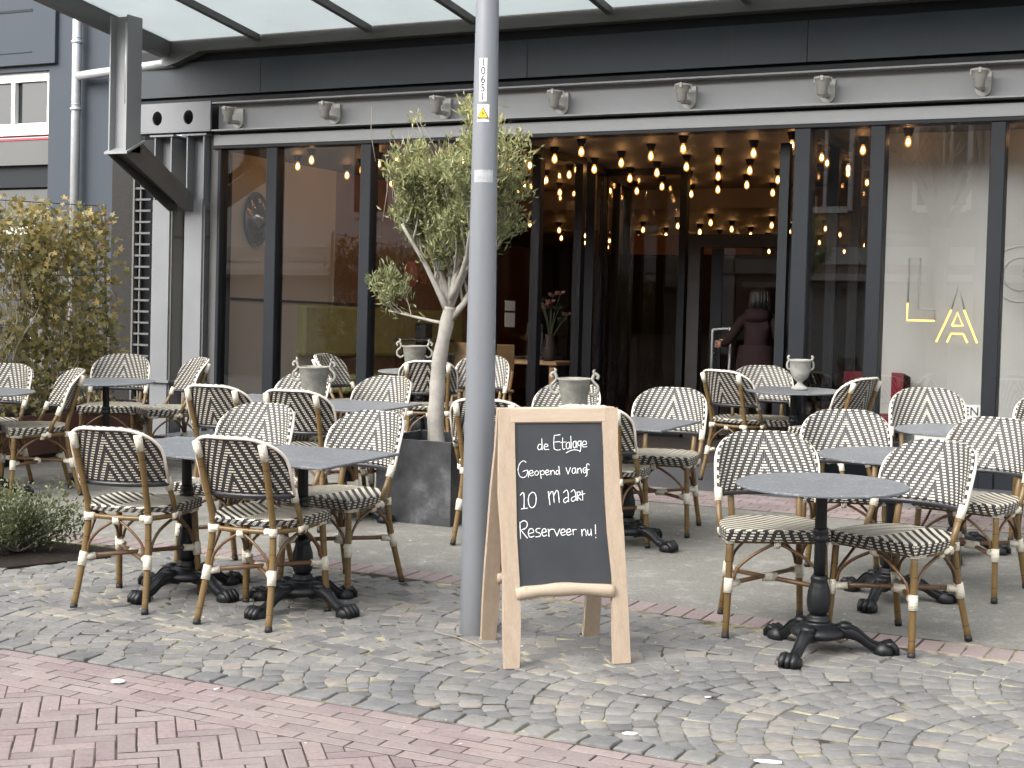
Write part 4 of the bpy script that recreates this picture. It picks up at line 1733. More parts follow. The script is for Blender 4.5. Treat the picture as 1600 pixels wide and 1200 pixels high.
# ================================================================= CAFE CHAIRS
def make_chair():
    t = empty('bistro_chair', Matrix.Identity(4))
    FLs, FLm, FLt = (.225, .215), (.212, .197), (.205, .187)
    for s in (-1, 1):
        p = [(s * .225, .215, .008), (s * .215, .20, .22), (s * .207, .188, .46)]
        mb = MB()
        mb.tube(smooth_path(p, 3), .0155, 10)
        lg = mb.build('leg', M['bamboo'], t)
        mb = MB()
        mb.tube([(s * .2165, .203, .205), (s * .2125, .197, .27)], .0205, 10)
        mb.tube([(s * .212, .197, .24), (s * .165, .155, .243)], .0165, 8)
        mb.build('binding', M['wrap'], lg)
        mb = MB()
        mb.tube([(s * .2085, .191, .425), (s * .2075, .189, .452)], .021, 10)
        mb.tube([(s * .207, .188, .438), (s * .214, .135, .438)], .0185, 10)
        mb.build('binding', M['wrap'], lg)
        mb = MB()
        mb.tube([(s * .2253, .2154, 0), (s * .2240, .213, .024)], .0172, 10)
        mb.build('foot_cap', M['rubber'], lg)
        p = [(s * .188, -.265, .008), (s * .170, -.205, .24), (s * .158, -.175, .44), (s * .161, -.205, .58), (s * .168, -.248, .72), (s * .170, -.288, .832)]
        mb = MB()
        mb.tube(smooth_path(p, 4), .0155, 10)
        lg = mb.build('leg', M['bamboo'], t)
        mb = MB()
        mb.tube([(s * .1735, -.216, .20), (s * .1685, -.2, .265)], .0205, 10)
        mb.tube([(s * .17, -.205, .238), (s * .13, -.165, .243)], .0165, 8)
        mb.build('binding', M['wrap'], lg)
        mb = MB()
        mb.tube([(s * .1595, -.178, .415), (s * .1585, -.177, .452)], .0205, 10)
        mb.tube([(s * .158, -.176, .436), (s * .120, -.183, .436)], .017, 8)
        mb.build('binding', M['wrap'], lg)
        mb = MB()
        mb.tube([(s * .1685, -.264, .770), (s * .1695, -.278, .806), (s * .170, -.291, .842)], [.0175, .0195, .020], 10)
        mb.build('binding', M['wrap'], lg)
        mb = MB()
        mb.tube([(s * .1885, -.2665, 0), (s * .1865, -.260, .024)], .0172, 10)
        mb.build('foot_cap', M['rubber'], lg)
    # seat rails
    def rail(pts):
        mb = MB()
        mb.tube(smooth_path(pts, 4), .0125, 8)
        return mb.build('seat_rail', M['bamboo'], t)
    rail([(-.158, -.176, .436), (0, -.192, .436), (.158, -.176, .436)])
    for s in (-1, 1):
        rail([(s * .207, .188, .438), (s * .222, .05, .437), (s * .200, -.09, .436), (s * .158, -.176, .436)])
    rail([(-.207, .188, .438), (.207, .188, .438)])
    # crossed stretcher
    for s in (-1, 1):
        mb = MB()
        mb.tube([(s * .212, .197, .238 + .006 * s), (-s * .170, -.205, .238 + .006 * s)], .011, 8)
        st = mb.build('stretcher', M['bamboo_thin'], t)
    mb = MB()
    mb.tube([(-.035, -.004, .238), (.035, -.004, .238)], .021, 8)
    mb.build('binding', M['wrap'], st)
    # thin bent braces under each side of the seat
    def brace(A, B, top):
        A, B, top = Vector(A), Vector(B), Vector(top)
        mb = MB()
        pts = [A, A + Vector((0, 0, .05)) + (B - A) * .04, A + (B - A) * .2 + Vector((0, 0, .105)), top - (B - A) * .10 + Vector((0, 0, -.012)), top,
               top + (B - A) * .10 + Vector((0, 0, -.012)), B + (A - B) * .2 + Vector((0, 0, .105)), B + Vector((0, 0, .05)) + (A - B) * .04, B]
        mb.tube(smooth_path(pts, 3), .0075, 6)
        b = mb.build('brace', M['bamboo_thin'], t)
        d = (B - A).normalized() * .014
        mb = MB()
        mb.tube([top - d, top + d], .0205, 8)
        mb.build('binding', M['wrap'], b)
    brace((-.19, .198, .265), (.19, .198, .265), (0, .186, .424))
    brace((-.150, -.20, .265), (.150, -.20, .265), (0, -.19, .422))
    for s in (-1, 1):
        brace((s * .208, .177, .265), (s * .172, -.180, .265), (s * .205, 0, .423))
    # seat cushion of weave: straight front, rounded rear
    out = []
    for a in np.linspace(0, 1, 9):
        out.append((-.232 + .464 * a, .222))
    for q in smooth_path([(.232, .222, 0), (.243, .08, 0), (.225, -.06, 0), (.17, -.165, 0), (.09, -.2, 0), (0, -.206, 0)], 4)[1:]:
        out.append((q.x, q.y))
    out += [(-x, y) for x, y in out[9:-1][::-1]]
    n = len(out)
    Z = [(.440, .97, 1), (.4425, 1.0, 1), (.4855, 1.0, 1), (.4905, .984, 0), (.4925, .95, 0), (.490, .6, 0), (.488, .25, 0)]
    vs = []
    for k_, (z, s, _) in enumerate(Z):
        for x, y in out:
            lift = .024 * min(1, max(0, (.10 - y) / .26)) if k_ < 2 else 0     # the roll gets thinner to the rear
            vs.append((x * s, (y - .0) * s, z + lift))
    cum = [0]
    for i in range(n):
        a, b = out[i], out[(i + 1) % n]
        cum.append(cum[-1] + math.hypot(a[0] - b[0], a[1] - b[1]))
    mid = cum[4]
    mb = MB()
    fe, ue, ft, ut = [], [], [], []
    for r_ in range(len(Z) - 1):
        for i in range(n):
            j = (i + 1) % n
            f = (r_ * n + i, r_ * n + j, (r_ + 1) * n + j, (r_ + 1) * n + i)
            if r_ < 2:
                fe.append(f)
                ue.append([(cum[i] - mid, Z[r_][0]), (cum[i + 1] - mid, Z[r_][0]), (cum[i + 1] - mid, Z[r_ + 1][0]), (cum[i] - mid, Z[r_ + 1][0])])
            else:
                ft.append(f)
                ut.append([(vs[k][0], vs[k][1] + 1) for k in f])
    top = tuple((len(Z) - 1) * n + i for i in range(n))
    ft.append(top)
    ut.append([(vs[k][0], vs[k][1] + 1) for k in top])
    bot = tuple(range(n - 1, -1, -1))
    mb.v = [tuple(v) for v in vs]
    mb.tone = [.5] * len(vs)
    for f, u in zip(fe, ue):
        mb.f.append(f); mb.uv.append(u); mb.mi.append(1); mb.sm.append(False)
    for f, u in zip(ft, ut):
        mb.f.append(f); mb.uv.append(u); mb.mi.append(0); mb.sm.append(True)
    mb.f.append(bot); mb.uv.append([(0, 0)] * n); mb.mi.append(1); mb.sm.append(False)
    mb.build('seat', [M['seatweave'], M['weave']], t)
    # curved backrest of weave
    U = .262
    NB, NH = 28, 12

    def bp(t_, z, off=0.0):
        a = 1.02 * t_
        x = .232 * math.sin(a) / math.sin(1.02)
        y = -.205 - .105 * (z - .56) / .30 + .105 * t_ * t_
        nx, ny = -math.sin(a) * .8, math.cos(a)
        return Vector((x + nx * off, y + ny * off, z))

    def ztop(t_):
        q = max(0.0, (abs(t_) - .26) / .74)
        return .880 - .004 * t_ * t_ - .135 * (1 - math.sqrt(max(0.0, 1 - q ** 2.1)))

    def zbot(t_):
        return .602
    mb = MB()
    TH = .008
    vs, fs, uv = [], [], []
    for side in (0, 1):
        for i in range(NB + 1):
            t_ = -1 + 2 * i / NB
            t_ = math.sin(t_ * math.pi / 2) * .35 + t_ * .65
            for j in range(NH + 1):
                z = zbot(t_) + (ztop(t_) - zbot(t_)) * j / NH
                vs.append(bp(t_, z, TH if side == 0 else -TH))
    K = (NB + 1) * (NH + 1)

    def tu(i):
        t_ = -1 + 2 * i / NB
        t_ = math.sin(t_ * math.pi / 2) * .35 + t_ * .65
        return t_
    for side in (0, 1):
        for i in range(NB):
            for j in range(NH):
                q = [side * K + i * (NH + 1) + j, side * K + (i + 1) * (NH + 1) + j, side * K + (i + 1) * (NH + 1) + j + 1, side * K + i * (NH + 1) + j + 1]
                u_ = [(tu(i) * U, vs[q[0]].z), (tu(i + 1) * U, vs[q[1]].z), (tu(i + 1) * U, vs[q[2]].z), (tu(i) * U, vs[q[3]].z)]
                fs.append(tuple(q)); uv.append(u_)
    # rounded edge strip joining the two faces along the outline
    path = [(0, j) for j in range(NH + 1)] + [(i, NH) for i in range(1, NB + 1)] + [(NB, j) for j in range(NH - 1, -1, -1)] + [(i, 0) for i in range(NB - 1, 0, -1)]
    d = 0
    for k in range(len(path)):
        a, b = path[k], path[(k + 1) % len(path)]
        ia, ib = a[0] * (NH + 1) + a[1], b[0] * (NH + 1) + b[1]
        ln = (vs[ia] - vs[ib]).length
        fs.append((ia, ib, K + ib, K + ia))
        uv.append([(d, .003), (d + ln, .003), (d + ln, .011), (d, .011)])
        d += ln
    mb.add(vs, fs, uv, 0, True)
    back = mb.build('backrest', M['weave'], t)
    # pale piping round the rear edge
    rim = []
    rim.append(bp(-.985, .604, -.014))
    for i in range(0, 41):
        t_ = -1 + 2 * i / 40
        t2 = math.sin(t_ * math.pi / 2) * .6 + t_ * .4
        rim.append(bp(t2 * .988, ztop(t2) - .0105, -.0145))
    rim.append(bp(.985, .604, -.014))
    mb = MB()
    mb.tube(rim, .0078, 8)
    mb.build('piping', M['rim'], back)
    mb = MB()
    mb.tube([bp(-1 + 2 * i / 16, .600, -.004) for i in range(17)], .013, 8)
    mb.build('lower_rail', M['black_rail'], back)
    # arms from the back's lower corners to the seat rail
    for s in (-1, 1):
        A = bp(s * .985, .616, -.002)
        mb = MB()
        B = Vector((s * .222, -.022, .415))
        mb.tube([A, A.lerp(B, .5) + Vector((s * .004, .004, 0)), B], .0135, 10)
        ar = mb.build('arm', M['bamboo'], t)
        mb = MB()
        mb.tube([A + Vector((0, 0, .012)), A.lerp(B, .22)], .0185, 10)
        mb.build('binding', M['wrap'], ar)
        mb = MB()
        mb.tube([A.lerp(B, .80), A.lerp(B, .90)], .0185, 10)
        mb.tube([B + Vector((0, .03, .025)), B + Vector((0, -.035, .018))], .016, 8)
        mb.build('binding', M['wrap'], ar)
    return t


CHAIRS = [
    (-4.954, 5.813, 101, 'nearest bistro chair at the far left, seen from behind'),
    (-4.225, 5.835, 95, 'bistro chair seen from behind on the setts, nearest the lamp post'),
    (-4.98, 6.62, -88, 'bistro chair facing the viewer across the left front square table'),
    (-4.29, 6.59, -97, 'bistro chair facing the viewer at the right front square table, beside the zinc planter'),
    (-6.11, 8.10, 97, 'bistro chair seen from behind at the left square table of the middle row'),
    (-5.50, 8.10, 97, 'bistro chair seen from behind in the middle row, in front of the grey bucket'),
    (-6.24, 8.84, -95, 'bistro chair facing the viewer, half hidden behind the grey bucket of the middle row'),
    (-5.57, 8.82, -95, 'bistro chair facing the viewer left of the olive tree at the middle square table'),
    (-7.10, 11.05, 8, 'bistro chair turned to the right, close to the left window glass'),
    (-6.39, 11.10, 118, 'bistro chair seen from behind, directly behind the olive trunk'),
    (-6.14, 11.45, -80, 'bistro chair by the entrance glass, mostly hidden by the lamp post'),
    (-4.23, 8.20, 100, 'bistro chair seen from behind between lamp post and blackboard'),
    (-3.54, 8.18, 97, 'bistro chair seen from behind, partly hidden by the blackboard at its right'),
    (-4.26, 9.05, -90, 'bistro chair facing the viewer, behind the grey bucket right of the blackboard top'),
    (-3.51, 9.05, -83, 'bistro chair facing the viewer at the square table right of the blackboard'),
    (-8.38, 8.19, -78, 'bistro chair cut off by the left edge, behind a round table'),
    (-7.86, 8.14, -126, 'bistro chair turned to the left between the two round tables by the hedge'),
    (-8.50, 9.66, -66, 'bistro chair in front of the ivy hedge behind the left round table'),
    (-7.99, 9.70, -124, 'bistro chair turned to the left in front of the grey steel columns'),
    (-3.82, 11.55, 72, 'bistro chair seen from behind left of the stone urn by the entrance'),
    (-3.69, 11.66, -70, 'bistro chair facing the viewer behind the round table with the stone urn'),
    (-3.02, 11.22, 162, 'bistro chair seen side-on right of the stone urn, turned to the left'),
    (-2.07, 10.06, -75, 'bistro chair facing the viewer in front of the lit neon letters'),
    (-2.11, 8.15, -75, 'bistro chair facing the viewer behind the nearest round table, left of another'),
    (-1.44, 8.16, -104, 'bistro chair facing left behind the nearest right-hand chair'),
    (-1.30, 10.02, -82, 'bistro chair cut off by the right edge near the window'),
    (-2.095, 6.81, -64, 'bistro chair on the left of the nearest round table'),
    (-1.515, 6.86, -113, 'bistro chair on the right of the nearest round table'),
]
chair0 = make_chair()
for k, (x, y, th, lab) in enumerate(CHAIRS):
    c = chair0 if k == 0 else copy_tree(chair0)
    c.matrix_world = gmat(x, y, R(th - 90), .0095)
    tag(c, lab, 'chair', 'woven bistro chairs on the terrace')


# ================================================================= TABLES
def make_table(shape, nleg):
    t = empty('bistro_table', Matrix.Identity(4))
    H = .735
    mb = MB()
    if shape == 'round':
        r = .365
        mb.lathe([(r - .006, H - .012), (r, H - .009), (r, H - .003), (r - .004, H)], 56, 0, None, False)
    else:
        s = .335
        mb.box(-s, s, -s, s, H - .012, H, 0, None, .003)
    mb.build('tabletop', M['tabletop'], t)
    mb = MB()
    mb.box(-.13, .13, -.018, .018, H - .03, H - .0125)
    mb.box(-.018, .018, -.13, -.0185, H - .03, H - .0125)
    mb.box(-.018, .018, .0185, .13, H - .03, H - .0125)
    mb.build('top_bracket', M['iron'], t)
    mb = MB()
    mb.lathe([(.024, .33), (.024, .50), (.024, .70), (.03, H - .031)], 32, 0, None, True, True, .06, 10)
    mb.build('column', M['iron'], t)
    mb = MB()
    mb.lathe([(.026, .485), (.033, .49), (.035, .505), (.028, .512), (.033, .52), (.031, .54), (.026, .545)], 20)
    mb.build('collar', M['iron'], t)
    mb = MB()
    mb.lathe([(.030, .165), (.044, .185), (.050, .225), (.046, .27), (.036, .305), (.034, .318), (.038, .325), (.030, .34)], 28, 0, None, True, True, .05, 8)
    mb.build('baluster', M['iron'], t)
    mb = MB()
    mb.lathe([(.112, .082), (.116, .098), (.092, .118), (.064, .131), (.046, .136), (.052, .142), (.053, .150), (.044, .156), (.048, .163), (.036, .170)], 28, 0, None, True, True, .02, 12)
    mb.lathe([(.085, .070), (.104, .0845)], 28, 0, None, True, True)
    mb.build('hub', M['iron'], t)
    for k in range(nleg):
        Mx = Matrix.Rotation(2 * math.pi * k / nleg, 4, 'Z')
        mb = MB()
        pth = smooth_path([(.06, 0, .090), (.12, 0, .100), (.17, 0, .084), (.215, 0, .050), (.255, 0, .032), (.29, 0, .030)], 3)
        rs = [.038 - .017 * i / (len(pth) - 1) for i in range(len(pth))]
        # a deep rib section: taller than wide
        n = 8
        vs, fs = [], []
        for i, p in enumerate(pth):
            for q in range(n):
                a = 2 * math.pi * q / n
                vs.append((p.x, p.y + rs[i] * .82 * math.cos(a), p.z + rs[i] * 1.0 * math.sin(a)))
        for i in range(len(pth) - 1):
            for q in range(n):
                fs.append((i * n + q, i * n + (q + 1) % n, (i + 1) * n + (q + 1) % n, (i + 1) * n + q))
        mb.add(vs, fs, None, 0, True, Mx)
        for s in (-1, 1):
            mb.tube([(p.x, s * rs[i] * .62, p.z + rs[i] * .70) for i, p in enumerate(pth)], .005, 5, 0, True, Mx)
        mb.lathe([(.02, -.012), (.034, 0), (.028, .016), (.01, .022)], 10, 0, Mx @ Matrix.Translation((.115, 0, .118)))
        lg = mb.build('leg', M['iron'], t)
        mb = MB()
        # lion paw: pad and three toes
        mb.lathe([(.042, .0), (.046, .008), (.043, .030), (.027, .052), (.006, .060)], 12, 0, Mx @ Matrix.Translation((.285, 0, 0)) @ Matrix.Diagonal((1.1, 1, 1, 1)))
        for s in (-1, 0, 1):
            mb.tube([(.285, s * .020, .046), (.312, s * .025, .050), (.331, s * .026, .030), (.334, s * .026, .006)], [.014, .016, .015, .012], 7, 0, True, Mx)
        mb.build('paw', M['iron'], lg)
    return t


TABLES = [
    ('square', -4.85, 6.06, 0, 'square grey bistro table at the left front, between two pairs of chairs'),
    ('square', -4.165, 6.07, 0, 'square grey bistro table at the front, just left of the lamp post'),
    ('square', -6.13, 8.44, 1, 'square grey bistro table at the left of the middle row'),
    ('square', -5.42, 8.43, 1, 'square grey bistro table of the middle row ending at the olive trunk'),
    ('square', -4.19, 8.43, 0, 'square grey bistro table hidden behind lamp post and blackboard'),
    ('square', -3.48, 8.43, 0, 'square grey bistro table right of the blackboard'),
    ('round', -8.02, 9.03, 20, 'round grey bistro table by the ivy hedge'),
    ('round', -8.05, 7.81, 50, 'round grey bistro table cut off by the left edge'),
    ('round', -3.37, 11.42, 10, 'round grey bistro table carrying the stone urn by the entrance'),
    ('round', -1.70, 9.12, 40, 'small round grey bistro table farthest to the right near the window'),
    ('round', -1.75, 7.68, 24, 'round grey bistro table behind the nearest round one'),
    ('round', -1.77, 6.47, 24, 'nearest round grey bistro table on a three-footed black base'),
    ('round', -6.72, 11.52, 0, 'round bistro table with a grey bucket behind the olive trunk'),
]
proto = {}
for shape, x, y, rz, lab in TABLES:
    if shape not in proto:
        t = proto[shape] = make_table(shape, 4 if shape == 'square' else 3)
        if shape == 'square':
            for ch in t.children:
                if ch.name.startswith('leg'):
                    ch.rotation_euler.z = R(79)
    else:
        t = copy_tree(proto[shape])
    t.matrix_world = gmat(x, y, R(rz), .0095)
    tag(t, lab, 'table', 'bistro tables on the terrace')


# ================================================================= BUCKETS AND URN
def make_bucket():
    t = empty('bucket', Matrix.Identity(4))
    mb = MB()
    mb.lathe([(.001, .004), (.058, .0), (.060, .006), (.086, .175), (.093, .18), (.093, .186), (.084, .186), (.060, .02), (.001, .02)], 28, 0, None, True, False)
    mb.build('bucket_body', M['jug'], t)
    for s in (-1, 1):
        mb = MB()
        mb.tube(smooth_path([(s * .078, 0, .115), (s * .10, 0, .10), (s * .125, 0, .115), (s * .128, 0, .145), (s * .108, 0, .165), (s * .098, 0, .185), (s * .112, 0, .212), (s * .130, 0, .200), (s * .124, 0, .186)], 4), [.0085] * 33, 7)
        mb.tube([(s * .112, 0, .205), (s * .104, 0, .228), (s * .112, 0, .235)], [.009, .008, .004], 6)
        mb.build('handle', M['jug'], t)
    return t


b0 = make_bucket()
tz = .735
for k, (x, y, rz, lab) in enumerate([
        (-5.86, 8.62, 10, 'weathered grey bucket with curled handles on the middle row tables, left of the tree'),
        (-3.97, 8.70, 8, 'weathered grey bucket with curled handles just above the blackboard'),
        (-6.72, 11.40, 20, 'weathered grey bucket with curled handles behind the olive trunk')]):
    t = b0 if k == 0 else copy_tree(b0)
    t.matrix_world = gmat(x, y, R(rz), tz + .0115) @ Matrix.Scale(1.18, 4)
    tag(t, lab, 'bucket', 'zinc buckets on the tables')
t = empty('urn', gmat(-3.33, 11.42, R(20), tz + .0115), 'footed grey stone urn with two ear handles on the round table', 'urn')
mb = MB()
mb.lathe([(.001, .0), (.062, .0), (.064, .018), (.048, .026), (.02, .05), (.022, .062), (.06, .095), (.078, .15), (.08, .215), (.09, .222), (.09, .232), (.078, .232), (.066, .15), (.001, .10)], 26, 0, None, True, False)
mb.build('urn_body', M['urn'], t)
for s in (-1, 1):
    mb = MB()
    mb.tube(smooth_path([(s * .074, 0, .155), (s * .094, 0, .165), (s * .098, 0, .20), (s * .086, 0, .225), (s * .094, 0, .25), (s * .080, 0, .258)], 4), .009, 7)
    mb.build('handle', M['urn'], t)

# ================================================================= BLACKBOARD
BH = 1.045
bc = Vector((-2.77, 5.92))
bang = R(40)
sign = empty('sandwich_board', gmat(bc.x, bc.y, bang, .0105), 'wooden sandwich board with a white handwritten chalk message', 'sandwich board')
# local: x along the board, -y towards the viewer
SP = .235
lean = math.atan2(.235, BH)
for face in (-1, 1):
    Mf = Matrix.Translation((0, face * .245, 0)) @ Matrix.Rotation(-face * -lean if False else face * lean, 4, 'X')
    L = BH / math.cos(lean)
    hw = .235
    for s in (-1, 1):
        x0 = s * hw
        mb = MB()
        # slightly crooked plank
        n = 7
        vs, fs = [], []
        for i in range(n):
            z = L * i / (n - 1)
            w = .034 + .003 * math.sin(i * 2.1 + s)
            cx = x0 - s * .012 * i / (n - 1) + .004 * math.sin(i * 1.4 + face)
            for dx, dy in ((-w, -.016), (w, -.016), (w, .016), (-w, .016)):
                vs.append((cx + dx, dy, z))
        for i in range(n - 1):
            for q in range(4):
                fs.append((i * 4 + q, i * 4 + (q + 1) % 4, (i + 1) * 4 + (q + 1) % 4, (i + 1) * 4 + q))
        fs += [(3, 2, 1, 0), tuple((n - 1) * 4 + q for q in range(4))]
        mb.add(vs, fs, None, 0, False, Mf)
        mb.build('leg', M['wood'], sign)
    mb = MB()
    mb.box(-hw + .024, hw - .024, -.017, .017, L - .062, L + .002, 0, Mf, .005)
    mb.build('top_rail', M['wood_x'], sign)
    mb = MB()
    pts = smooth_path([(-hw + .025, -.004, .300), (-.1, -.010, .311), (.05, -.010, .313), (hw - .025, -.004, .298)], 5)
    mb.tube(pts, [.027 + .004 * math.sin(i) * .5 for i in range(len(pts))], 10, 0, True, Mf)
    mb.build('lower_rail', M['wood_x'], sign)
    mb = MB()
    mb.box(-hw + .028, hw - .028, -.006, .006, .325, L - .058, 0, Mf)
    panel = mb.build('panel', M['chalkboard'], sign)
    if face == -1:
        MfF = Mf
        panel_front = panel
        Lf = L
mb = MB()
mb.tube(smooth_path([(.21, -.035, .965), (.235, -.03, .955), (.252, .01, .95), (.235, .06, .955)], 4), .005, 6)
mb.build('cord', M['wrap'], sign)

STR = [
    # de Etalage
    [(378, 256), (352, 250), (338, 275), (345, 298), (365, 295), (377, 270)], [(375, 200), (378, 300)],
    [(395, 275), (430, 268), (425, 252), (405, 250), (395, 275), (402, 297), (440, 297)],
    [(543, 165), (490, 172)], [(490, 172), (485, 230), (488, 292)], [(488, 292), (515, 305), (548, 300)], [(488, 232), (540, 228)],
    [(568, 195), (566, 270), (575, 298), (590, 293)], [(548, 236), (600, 232)],
    [(630, 236), (608, 240), (600, 270), (612, 295), (630, 280), (632, 236), (637, 292)],
    [(643, 180), (649, 290)],
    [(690, 226), (670, 232), (664, 262), (675, 288), (692, 272), (693, 228), (701, 285)],
    [(737, 224), (713, 230), (710, 258), (725, 268), (738, 245), (738, 224), (737, 290), (728, 322)],
    [(600, 332), (645, 310), (695, 306), (733, 320)],
    [(752, 262), (790, 252), (780, 226), (758, 232), (750, 262), (762, 280), (793, 276)],
    # Geopend vanaf
    [(230, 412), (205, 398), (172, 425), (157, 480), (172, 533), (205, 550), (236, 530), (246, 488)], [(202, 495), (246, 487), (252, 548)],
    [(262, 515), (295, 505), (285, 486), (265, 492), (260, 515), (275, 535), (298, 528)],
    [(328, 489), (311, 505), (315, 527), (335, 528), (345, 505), (328, 489)],
    [(358, 490), (370, 560)], [(360, 502), (385, 488), (400, 505), (388, 525), (368, 524)],
    [(412, 510), (440, 500), (430, 485), (412, 492), (410, 512), (420, 530), (445, 522)],
    [(455, 490), (460, 528)], [(458, 506), (475, 488), (490, 500), (495, 525)],
    [(535, 500), (515, 490), (505, 510), (515, 528), (533, 514)], [(532, 455), (540, 528)],
    [(598, 468), (618, 525)], [(618, 525), (640, 465)],
    [(685, 470), (662, 475), (655, 505), (668, 522), (685, 505), (686, 470), (693, 520)],
    [(705, 475), (708, 520)], [(706, 492), (725, 472), (738, 485), (742, 518)],
    [(785, 468), (762, 475), (757, 500), (770, 518), (786, 500), (787, 468), (796, 515)],
    [(815, 446), (803, 434), (791, 446), (792, 500), (793, 536), (780, 549)], [(772, 492), (813, 487)],
    # 10 maart
    [(178, 708), (211, 690), (213, 828)], [(188, 832), (245, 826)],
    [(287, 684), (260, 708), (252, 765), (266, 812), (293, 822), (318, 790), (323, 730), (310, 692), (287, 684)],
    [(435, 680), (450, 800)], [(440, 722), (465, 680), (481, 700), (489, 780)], [(486, 718), (510, 672), (526, 690), (536, 780)],
    [(575, 692), (603, 670), (618, 700), (622, 776)], [(618, 735), (587, 745), (575, 768), (590, 785), (618, 764)],
    [(645, 688), (670, 668), (685, 700), (692, 766)], [(684, 728), (657, 738), (648, 758), (662, 775), (686, 755)],
    [(700, 690), (705, 765)], [(700, 693), (724, 689), (729, 710), (704, 728)], [(704, 728), (737, 764)],
    [(748, 680), (753, 765)], [(730, 716), (772, 706)],
    # Reserveer nu!
    [(176, 950), (182, 1096)], [(178, 956), (212, 937), (241, 958), (233, 1000), (186, 1022)], [(186, 1022), (244, 1094)],
    [(255, 1055), (300, 1042), (290, 1013), (265, 1015), (252, 1050), (268, 1086), (305, 1078)],
    [(360, 1010), (327, 1014), (326, 1040), (360, 1056), (358, 1080), (320, 1086)],
    [(378, 1050), (415, 1041), (405, 1015), (385, 1020), (376, 1050), (390, 1080), (420, 1072)],
    [(435, 1020), (442, 1086)], [(438, 1046), (457, 1022), (486, 1022)],
    [(490, 1025), (515, 1082)], [(515, 1082), (540, 1020)],
    [(552, 1055), (588, 1046), (580, 1022), (558, 1028), (550, 1055), (562, 1078), (592, 1070)],
    [(605, 1055), (640, 1046), (632, 1022), (610, 1028), (603, 1055), (615, 1078), (645, 1068)],
    [(660, 1025), (665, 1076)], [(662, 1046), (675, 1028), (693, 1030)],
    [(742, 1030), (746, 1088)], [(744, 1052), (765, 1028), (780, 1045), (785, 1086)],
    [(798, 1035), (800, 1070), (812, 1083), (828, 1064)], [(828, 1030), (833, 1087)],
    [(869, 990), (871, 1072)], [(872, 1104), (873, 1108)],
]
WORDS = [('de', 3), ('Etalage', 12), ('Geopend', 11), ('vanaf', 8), ('10', 3), ('maart', 12), ('Reserveer', 14), ('nu!', 99)]
X0, X1, Z0, Z1 = -.207, .207, .325, Lf - .058


def chalk_word(word, strokes):
    mb = MB()
    for s in strokes:
        pts = []
        for (a, b) in s:
            px, py = 780 + a / 6, 660 + b / 6
            xl = 794 + 10 * (py - 668) / 248
            u = (px - xl) / 147
            v = (916 - py) / 248
            pts.append((X0 + u * (X1 - X0), -.0072, Z0 + v * (Z1 - Z0)))
        pts = smooth_path(pts, 5) if len(pts) > 2 else [Vector(p) for p in pts]
        w = .0016 if s[0][1] < 600 else .0018
        # flat brushed stroke: a low ridge lying on the board
        vs, fs = [], []
        for i, p in enumerate(pts):
            d = (pts[min(i + 1, len(pts) - 1)] - pts[max(i - 1, 0)])
            d.normalize()
            nrm = Vector((-d.z, 0, d.x)) * w * (1 + .18 * math.sin(i * 1.7 + p.x * 90))
            vs += [p + nrm, p + Vector((0, -.0009, 0)), p - nrm]
        for i in range(len(pts) - 1):
            fs += [(3 * i, 3 * i + 1, 3 * i + 4, 3 * i + 3), (3 * i + 1, 3 * i + 2, 3 * i + 5, 3 * i + 4)]
        # round ends
        for e, dirn in ((0, -1), (len(pts) - 1, 1)):
            c = pts[e]
            b = len(vs)
            d = (pts[1] - pts[0]) if e == 0 else (pts[-1] - pts[-2])
            d.normalize()
            nr = Vector((-d.z, 0, d.x))
            for q in range(5):
                a = -math.pi / 2 + math.pi * q / 4
                vs.append(c + (nr * math.sin(a) + d * dirn * math.cos(a)) * w)
            vs.append(c + Vector((0, -.0009, 0)))
            fs += [(b + q, b + q + 1, b + 5) for q in range(4)]
        mb.add(vs, fs, None, 0, False, MfF)
    o = mb.build('word', M['chalk'], panel_front)
    o['label'] = 'handwritten chalk word ' + word
    o['kind'] = 'stuff'


# strokes are listed word by word
k0 = 0
for word, cnt in WORDS:
    if k0 < len(STR):
        chalk_word(word, STR[k0:k0 + cnt])
    k0 += cnt

# ================================================================= LAMP POST
lp = empty('lamp_post', gmat(-3.165, 5.94, 0, 0), 'tall grey steel lamp post with number and warning stickers in front of the cafe', 'lamp post')
lp.matrix_world = Matrix.Translation((-3.215, 6.05, gz(-3.215, 6.05))) @ Matrix.Rotation(R(-.45), 4, 'Y')
mb = MB()
mb.lathe([(.0735, -.1), (.0735, .02), (.070, .6), (.0625, 1.6), (.056, 2.3), (.051, 2.8), (.046, 3.6), (.040, 5.0), (.034, 6.5)], 36)
mb.build('pole', M['pole'], lp)
mb = MB()
mb.tube(smooth_path([(0, 0, 6.45), (0, 0, 6.7), (.25, -.15, 6.95), (.7, -.45, 7.0)], 4), .03, 10)
mb.build('arm', M['pole'], lp)
mb = MB()
mb.box(.6, 1.2, -.55, -.35, 6.95, 7.06, 0, Matrix.Rotation(R(-33), 4, 'Z') @ Matrix.Translation((.25, .45, 0)), .02)
mb.build('lantern', M['pole'], lp)


def on_pole(az, z, r):
    """frame on the pole surface: x sideways, y inwards, z up"""
    return Matrix.Rotation(az, 4, 'Z') @ Matrix.Translation((0, -r, z))


def curved_patch(az, z0, z1, w, r0, r1, d=.0012, n=6):
    vs, fs = [], []
    for z, r in ((z0, r0), (z1, r1)):
        for i in range(n + 1):
            a = az + (-.5 + i / n) * w / r
            vs.append(((r + d) * math.sin(a), -(r + d) * math.cos(a), z))
    for i in range(n):
        fs.append((i, i + 1, n + 2 + i, n + 1 + i))
    return vs, fs


